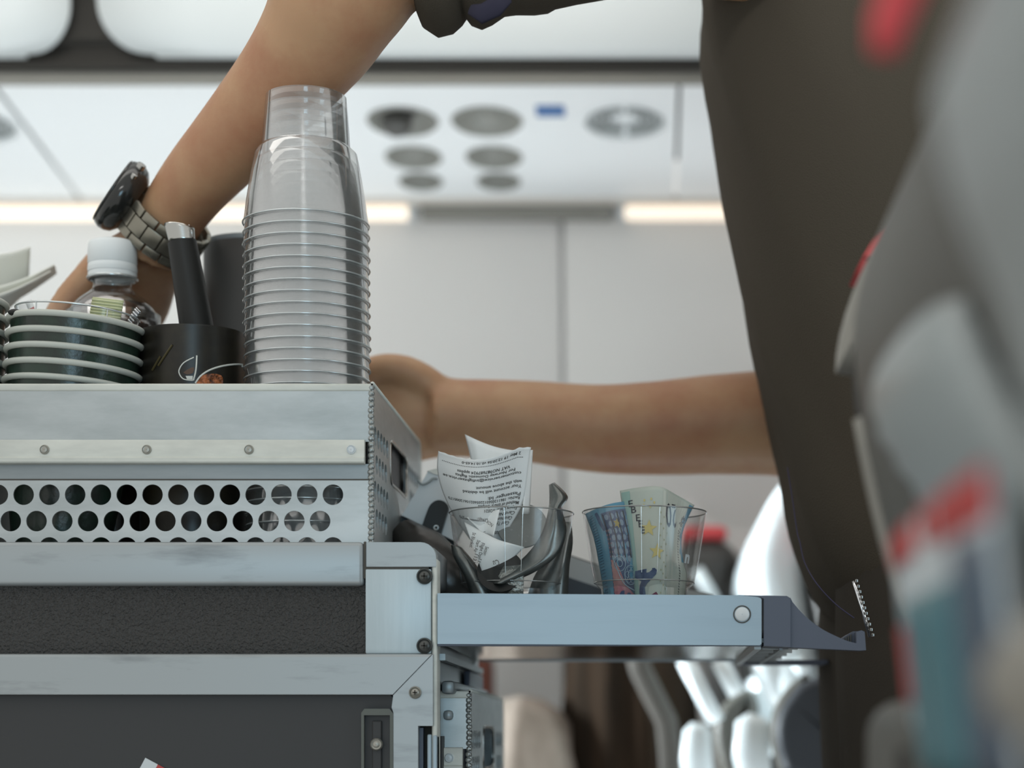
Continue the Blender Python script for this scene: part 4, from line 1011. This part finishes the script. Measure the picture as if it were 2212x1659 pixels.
# blue note print
prn(nB, rectuv(.30, .995, .10, .98, 10), N_NAVY, nb, 'window_print', .0002)
prn(nB, smoothpts([(.32, .62), (.45, .66), (.55, .78), (.75, .90), (.97, .95), (.97, .995), (.33, .995)], 2), N_PINK, nb, 'rose_print', .0004)
for r_i in range(7):
    for c_i in range(5):
        u = .40+.125*c_i+(.06 if r_i % 2 else 0); v = .16+.075*r_i
        if u < .93: prn(nB, circ(u, v, .048, 8, .032), N_CELL, nb, 'cell_print', .0004)
for u in (.33, .50, .66, .80): ln(nB, [(u, .12), (u+.01, .35), (u+.02, .60)], .00035, N_DARK, nb, .0007)
prn(nB, star(.60, .24, .055, 1.6, .3), mat('ochre print', (.28, .22, .06, 1), .7), nb, 'star_print', .0007)
def arc(cu, cv, ru, rv, a0, a1, n=12): return [(cu+ru*math.cos(a0+(a1-a0)*k/n), cv+rv*math.sin(a0+(a1-a0)*k/n)) for k in range(n+1)]
for cu, cv, ru, rv in ((.52, .66, .15, .075), (.80, .76, .17, .085), (.80, .76, .08, .04), (.52, .66, .07, .035)):
    ln(nB, arc(cu, cv, ru, rv, 0, 2*PI), .00022, N_LINE, nb, .0008)
for k in range(6): ln(nB, arc(.80+.10*math.cos(k*PI/3), .76+.05*math.sin(k*PI/3), .05, .026, 0, 2*PI, 8), .00015, N_LINE, nb, .0008)
ln(nB, smoothpts([(.36, .58), (.45, .72), (.62, .84), (.95, .90)], 4), .0003, N_LINE, nb, .0009)
ln(nB, smoothpts([(.95, .50), (.99, .65), (.985, .80), (.95, .90)], 4), .0003, N_LINE, nb, .0009)
for k in range(30): ln(nB, [(.03+.0*k, .10+.03*k), (.13, .085+.03*k)], .00015, N_NAVY, nb, .0006)
prn(nB, smoothpts([(.18, .08), (.24, .07), (.28, .2), (.30, .28), (.25, .29), (.2, .2)], 2), N_NAVY, nb, 'figure_print', .0003)
for k in range(14):
    for j in range(3): prn(nB, circ(.315+.03*j, .30+.048*k, .010, 5), N_PINK, nb, 'dot_print', .0006)

# white payment device with black grip, left of the first tumbler
dv = thing('card_reader', 'tilted white card reader with black rounded grip beside the drawer', 'card reader', W(930, 1150, 1.34))
def slab_px(pts, Y, th, m, nm, parent, sm=30):
    return obj(nm, xf(plate([[(X(a, Y), Z(b, Y)) for a, b in pts]], th), faceM(Y+th/2)), m, parent, sm)
slab_px([(868, 1113), (918, 1030), (925, 1018), (935, 1014), (1010, 1035), (1030, 1070), (985, 1170)], 1.335, .012, WHITE_GL, 'reader_shell', dv)
slab_px([(922, 1017), (950, 1010), (1000, 1025), (1005, 1036), (940, 1025)], 1.334, .012, NAPKIN, 'paper_slot', dv)
obj('edge_line', tube([W(a, b, 1.333) for a, b in smoothpts([(903, 1038), (912, 1046), (925, 1042), (935, 1034), (945, 1034)], 4)], .0008, 6), SEATGREY, dv, True)
slab_px([(905, 1150)]+smoothpts([(910, 1140), (925, 1098), (935, 1085), (948, 1080), (962, 1085), (968, 1097), (964, 1112), (948, 1165)], 4)+[(930, 1200)], 1.329, .006, BLACKPL, 'grip', dv)
obj('grip_stud', xf(torus(.0014, .0005, 0, 20), Matrix.Translation(W(942, 1140, 1.3285)) @ Matrix.Rotation(PI/2, 4, 'X')), RIM, dv, True)
slab_px([(864, 1112), (985, 1172), (1010, 1210), (1010, 1330), (864, 1330)], 1.345, .02, BLACKPL, 'reader_base', dv)
obj('black_pouch', join(tube([W(a, b, Y) for a, b, Y in ((870, 1150, 1.31), (915, 1190, 1.30), (965, 1245, 1.29), (1000, 1310, 1.29))], [.010, .016, .017, .016], 14)), mat('creased black leather', (.04, .036, .032, 1), .3, bump=(30, .4, .004)), None, True)
tag(bpy.data.objects['black_pouch'], 'creased black leather pouch between drawer and left tumbler', 'pouch')
# dark folder lying behind the tumblers with pale edge
fo = thing('open_folder', 'dark folder with pale sloping edge lying behind the tumblers', 'folder', (.0, 1.42, CZ+.0635))
obj('cover', rings([[Vector((X(a, 1.42), y, Z(b, 1.42))) for a, b in ((1190, 1238), (1330, 1285), (1540, 1312), (1540, 1360), (1190, 1360))] for y in (1.40, 1.42)]), SEATDARKBLUE, fo)
obj('pale_edge', rings([[Vector((X(a, 1.42), y, Z(b, 1.42))) for a, b in ((1190, 1190), (1310, 1232), (1540, 1290), (1540, 1312), (1330, 1285), (1190, 1238))] for y in (1.405, 1.425)]), mat('pale folder edge', (.38, .39, .38, 1), .5), fo)
obj('dark_edge', tube([W(1190, 1188, 1.415), W(1310, 1230, 1.415), W(1540, 1288, 1.415)], .0012, 6), GAP, fo)

# ================================================================ PERSON
def wr(px, py, Y, hw, fl=1.0): return (*W(px, py, Y), hw*Y/F)
def limb(nodes, seg=20, n=5, flat=1.0, up=None):
    P = smoothpts(nodes, n); return tube([p[:3] for p in P], [p[3] for p in P], seg, True, flat, up)
parts = []
# torso, neck, head under the clothes
torso_lv = [(.596, .037), (.515, .0347), (.434, .0437), (.379, .0535), (.282, .0697), (.24, .0794), (.191, .0923), (.143, .1005), (.113, .110), (.094, .120)]
TYc = 1.41
parts.append(rings([ell_ring((fx+.115, TYc, CZ+z), .095, .12, 24) for z, fx in torso_lv[1:]]))
parts.append(limb([(.16, TYc, CZ+.50, .08), (.15, TYc, CZ+.57, .055), (.145, TYc, CZ+.64, .05), (.14, TYc, CZ+.70, .05)]))
parts.append(ellipsoid((.125, TYc, CZ+.755), (.092, .074, .112), 28))
parts.append(ellipsoid((.085, TYc, CZ+.715), (.055, .055, .065), 20))
parts.append(limb([(.037, TYc, CZ+.765, .006), (.028, TYc, CZ+.750, .009), (.022, TYc, CZ+.738, .011), (.034, TYc, CZ+.732, .008)], 10, 3))
for s in (-1, 1):
    parts.append(ellipsoid((.135, TYc+s*.074, CZ+.75), (.018, .007, .03), 12))
# legs under the trousers
for s in (-1, 1):
    parts.append(limb([(.23, TYc+s*.07, CZ+.10, .085), (.235, TYc+s*.08, CZ-.20, .07), (.24, TYc+s*.085, CZ-.42, .05), (.25, TYc+s*.085, CZ-.65, .045), (.26, TYc+s*.085, CZ-.86, .032)]))
# near (watch) arm
sh_n = (.13, 1.30, CZ+.53, .055)
armL = [sh_n, (*W(1300, -200, 1.26), .050), (*W(1000, -180, 1.24), .047), (*W(820, -130, 1.235), .046), wr(738, -20, 1.245, 147), wr(690, 72, 1.26, 127), wr(620, 168, 1.28, 108),
        wr(524, 280, 1.305, 92), wr(432, 383, 1.33, 79), wr(384, 446, 1.345, 72), wr(350, 498, 1.352, 69), wr(325, 545, 1.36, 76)]
parts.append(limb(armL, 24, 5))
# near hand: palm broad towards the camera, fingers bending down
def fing(pts, r0, r1): 
    n = len(pts); P = [(*Vector(p), r0+(r1-r0)*i/(n-1)) for i, p in enumerate(pts)]
    return limb(P, 12, 4)
palm = [(*W(322, 545, 1.368), .0215), (*W(285, 590, 1.388), .027), (*W(258, 640, 1.402), .030), (*W(240, 690, 1.408), .028)]
P = smoothpts(palm, 4); parts.append(tube([p[:3] for p in P], [p[3]*1.22 for p in P], 20, True, .5, (1, 0, 0)))
for i, (bx_, tx_, ln_) in enumerate(((305, 300, 1.0), (272, 262, 1.12), (236, 220, 1.05), (203, 185, .85))):
    parts.append(fing([W(bx_, 690, 1.408), W(bx_-4, 735, 1.412), W((bx_+tx_)/2, 735+60*ln_, 1.402), W(tx_, 735+115*ln_, 1.398), W(tx_+4, 735+135*ln_, 1.388)], .0090, .0068))
parts.append(fing([W(262, 545, 1.368), W(205, 590, 1.372), W(150, 648, 1.372), W(118, 700, 1.368), W(105, 745, 1.36)], .0130, .0085))
# far arm
sh_f = (.15, 1.52, CZ+.52, .055)
armR = [sh_f, (.17, 1.53, CZ+.38, .050), (*W(1840, 905, 1.53), .043), wr(1740, 914, 1.52, 118), wr(1650, 914, 1.515, 113), wr(1530, 918, 1.51, 107), wr(1417, 925, 1.505, 101), wr(1290, 926, 1.50, 95), wr(1150, 911, 1.50, 88), wr(1060, 905, 1.50, 85), wr(990, 903, 1.50, 84), wr(940, 900, 1.50, 88)]
parts.append(limb(armR, 24, 5))
palmR = [(*W(960, 905, 1.50), .027), (*W(915, 897, 1.50), .032), (*W(870, 893, 1.50), .034), (*W(815, 900, 1.50), .032)]
P = smoothpts(palmR, 4); parts.append(tube([p[:3] for p in P], [p[3]*1.12 for p in P], 20, True, .55, (0, 0, 1)))
parts.append(fing([W(935, 838, 1.49), W(885, 806, 1.485), W(830, 795, 1.482), W(775, 812, 1.485), W(735, 830, 1.485)], .0135, .0090))
for i, (zy, ln_) in enumerate(((845, .9), (882, 1.05), (920, 1.0), (957, .8))):
    parts.append(fing([W(825, zy, 1.50), W(780, zy+3, 1.505), W(780-60*ln_, zy+12, 1.502), W(780-105*ln_, zy+28, 1.490), W(780-125*ln_, zy+42, 1.478)], .0088, .0068))
person = obj('person', join(*parts), SKIN, None, True)
tag(person, 'cabin attendant in dark uniform reaching both bare forearms over the trolley', 'person')
rm = person.modifiers.new('skin', 'REMESH'); rm.mode = 'VOXEL'; rm.voxel_size = .0032; rm.use_smooth_shade = True
sm = person.modifiers.new('soften', 'SMOOTH'); sm.factor = .5; sm.iterations = 5
# face details, hair
def pp(name, vf, m, smooth=True): return obj(name, vf, m, person, smooth)
for s in (-1, 1):
    e = pp('eye', ellipsoid((.043, TYc+s*.031, CZ+.765), (.010, .012, .009), 14), WHITE_GL)
    obj('iris', ellipsoid((.0345, TYc+s*.031, CZ+.765), (.002, .005, .005), 12), HAIR, e, True)
pp('mouth', ellipsoid((.031, TYc, CZ+.70), (.006, .022, .006), 14), mat('lips', (.3, .09, .08, 1), .5))
pp('hair', ellipsoid((.145, TYc, CZ+.785), (.092, .083, .105), 28), HAIR)
# shirt / jacket body
def ringT(z, fx, dep, yr, p=2.5): return ell_ring((fx+dep/2, TYc, CZ+z), dep/2, yr, 48, p)
jl = [(.60, .075, .16, .14)]+[(z, fx, .24, .165) for z, fx in torso_lv]
jl = [(.62, .10, .12, .10), (.60, .06, .20, .155)]+[(z, fx, .245, .165) for z, fx in torso_lv[1:]]
jl += [(.085, .130, .235, .163), (.080, .139, .22, .158)]
rs = []
P = smoothpts(jl, 3)
for (z, fx, dep, yr) in P:
    r = ringT(z, fx, dep, yr)
    for k, v in enumerate(r):
        a = 2*PI*k/48
        v.x += .0016*math.sin(9*a+z*22)+.001*math.sin(17*a+z*60)
    rs.append(r)
jk = pp('uniform_top', rings(rs), CLOTH)
seam = [(1701, 1010), (1712, 1080), (1722, 1150), (1728, 1172), (1738, 1215), (1765, 1262), (1805, 1305), (1845, 1335)]
obj('hem_piping', tube([W(a, b, 1.258+.10*max(0, (1760-a)/60)) for a, b in smoothpts(seam, 4)], .0004, 6), mat('purple piping', (.045, .04, .085, 1), .8), jk, True)
# sleeve on the near arm : rings at constant X
slv = [(893, -300, -60), (897, -340, 20), (908, -360, 48), (940, -372, 71), (972, -378, 62), (992, -380, 42), (1001, -380, 27), (1012, -382, 42), (1035, -385, 52), (1058, -386, 43), (1085, -388, 24), (1110, -390, 19), (1150, -392, 19), (1180, -394, 17), (1196, -395, 8), (1240, -396, -4), (1330, -400, -18), (1480, -405, -20), (1620, -405, -16), (1760, -400, -12), (1850, -380, -10), (1900, -330, -60)]
rs = []
for a, b, c in slv:
    Yc = 1.245+.03*max(0, (a-1000))/600
    rs.append([Vector((X(a, Yc), Yc+.062*math.sin(2*PI*k/36)*(1+.05*math.sin(5*2*PI*k/36+a*.05)), Z((b+c)/2, Yc)+(c-b)/2*Yc/F*math.cos(2*PI*k/36))) for k in range(36)])
pp('sleeve', rings(rs), CLOTH)
pp('sleeve_lining', tube([W(1015, 20, 1.19), W(1040, 30, 1.188), W(1070, 15, 1.188), W(1100, -5, 1.188)], [.003, .006, .006, .003], 10, True, .4, (0, 0, 1)), NAVY_CLOTH)
pp('sleeve', limb([(.14, 1.50, CZ+.54, .065), (.165, 1.525, CZ+.44, .062), (.175, 1.53, CZ+.34, .060)], 24), CLOTH)
# trousers, shoes
for s in (-1, 1):
    pp('trouser_leg', limb([(.235, TYc+s*.065, CZ+.13, .11), (.235, TYc+s*.07, CZ+.02, .11), (.235, TYc+s*.08, CZ-.2, .095), (.245, TYc+s*.085, CZ-.45, .072), (.255, TYc+s*.085, CZ-.83, .060)], 24), TROUSER)
    pp('shoe', rings([ell_ring((.21, TYc+s*.085, .0), .13, .045, 24, 2.4), ell_ring((.21, TYc+s*.085, .03), .13, .045, 24, 2.4), ell_ring((.235, TYc+s*.085, .06), .09, .04, 24), ell_ring((.255, TYc+s*.085, .10), .055, .036, 24)]), BLACKPL)
zp = pp('zip_strip', tube([W(1843, 1255, 1.232), W(1862, 1312, 1.232), W(1879, 1376, 1.232)], [.0008, .0012, .0010], 8, True, .5, (1, 0, 0)), FOILS)
for k in range(11):
    f = k/10; obj('zip_tooth', box(*(lambda c: (c.x-.0008, c.x+.0008, c.y-.0012, c.y, c.z-.001, c.z+.001))(W(1850, 1255, 1.231).lerp(W(1885, 1372, 1.231), f)), .0003), STEEL, zp)

# ================================================================ WATCH
wc = W(352, 492, 1.352)
A = (Vector(W(325, 545, 1.36))-Vector(W(390, 448, 1.345))).normalized()     # along the arm to the hand
Nn = Vector((-.80, -.30, .52)); Nn = (Nn-A*Nn.dot(A)).normalized(); Bq = A.cross(Nn).normalized()
if Bq.y > 0: Bq = -Bq        # towards the camera
watch = thing('wristwatch', 'steel bracelet wristwatch with black case on the upper wrist', 'watch', wc)
Rw = .0268
MW = Matrix(((Bq.x, A.x, Nn.x, wc.x), (Bq.y, A.y, Nn.y, wc.y), (Bq.z, A.z, Nn.z, wc.z), (0, 0, 0, 1)))
case = obj('case', xf(lathe([(.0005, -.003), (.018, -.003), (.0235, .001), (.0255, .005), (.0258, .009), (.0240, .0128), (.0205, .0140), (.0200, .0132), (.0005, .0132)], 48), MW @ Matrix.Translation((0, -.001, Rw-.001))), WATCHBLK, watch, 50)
obj('bezel', xf(torus(.0225, .0012, .0136, 48, 8), MW @ Matrix.Translation((0, -.001, Rw-.001))), WATCHBLK, case, True)
obj('glass', xf(lathe([(.0205, .0134), (.012, .0146), (.0005, .0150)], 40), MW @ Matrix.Translation((0, -.001, Rw-.001))), mat('watch glass', (.01, .012, .012, 1), .04), case, True)
obj('crown', xf(lathe([(.0005, 0), (.003, 0), (.003, .004), (.0005, .0045)], 16), MW @ Matrix.Translation((.003, -.025, Rw+.006)) @ Matrix.Rotation(PI/2, 4, 'X')), STEEL, case, 50)
obj('pusher', xf(lathe([(.0005, 0), (.002, 0), (.002, .003), (.0005, .0035)], 14), MW @ Matrix.Translation((.014, -.021, Rw+.006)) @ Matrix.Rotation(PI/2, 4, 'X')), STEEL, case, 50)
rr = .0282
nl = 13
for i in range(nl):
    a = math.radians(40)+(2*PI-math.radians(80))*i/(nl-1)
    ca, sa_ = math.cos(a), math.sin(a)
    Mk = MW @ Matrix(((ca, 0, sa_, rr*sa_), (0, 1, 0, 0), (-sa_, 0, ca, rr*ca), (0, 0, 0, 1)))
    hw = .0058
    l = obj('bracelet_link', xf(box(-hw, hw, -.0056, .0056, -.0014, .0020, .0008), Mk), STEELBAND, watch, 40)
    Mk2 = MW @ (lambda b: Matrix(((math.cos(b), 0, math.sin(b), rr*math.sin(b)), (0, 1, 0, 0), (-math.sin(b), 0, math.cos(b), rr*math.cos(b)), (0, 0, 0, 1))))(a+math.radians(360-80)/(nl-1)*.45/1.0*.9)
    obj('bracelet_side_link', xf(box(-hw*.95, hw*.95, -.0122, -.0060, -.0012, .0017, .0007), Mk2), STEELBAND, watch, 40)
    obj('bracelet_side_link', xf(box(-hw*.95, hw*.95, .0060, .0122, -.0012, .0017, .0007), Mk2), STEELBAND, watch, 40)
a = math.radians(165)
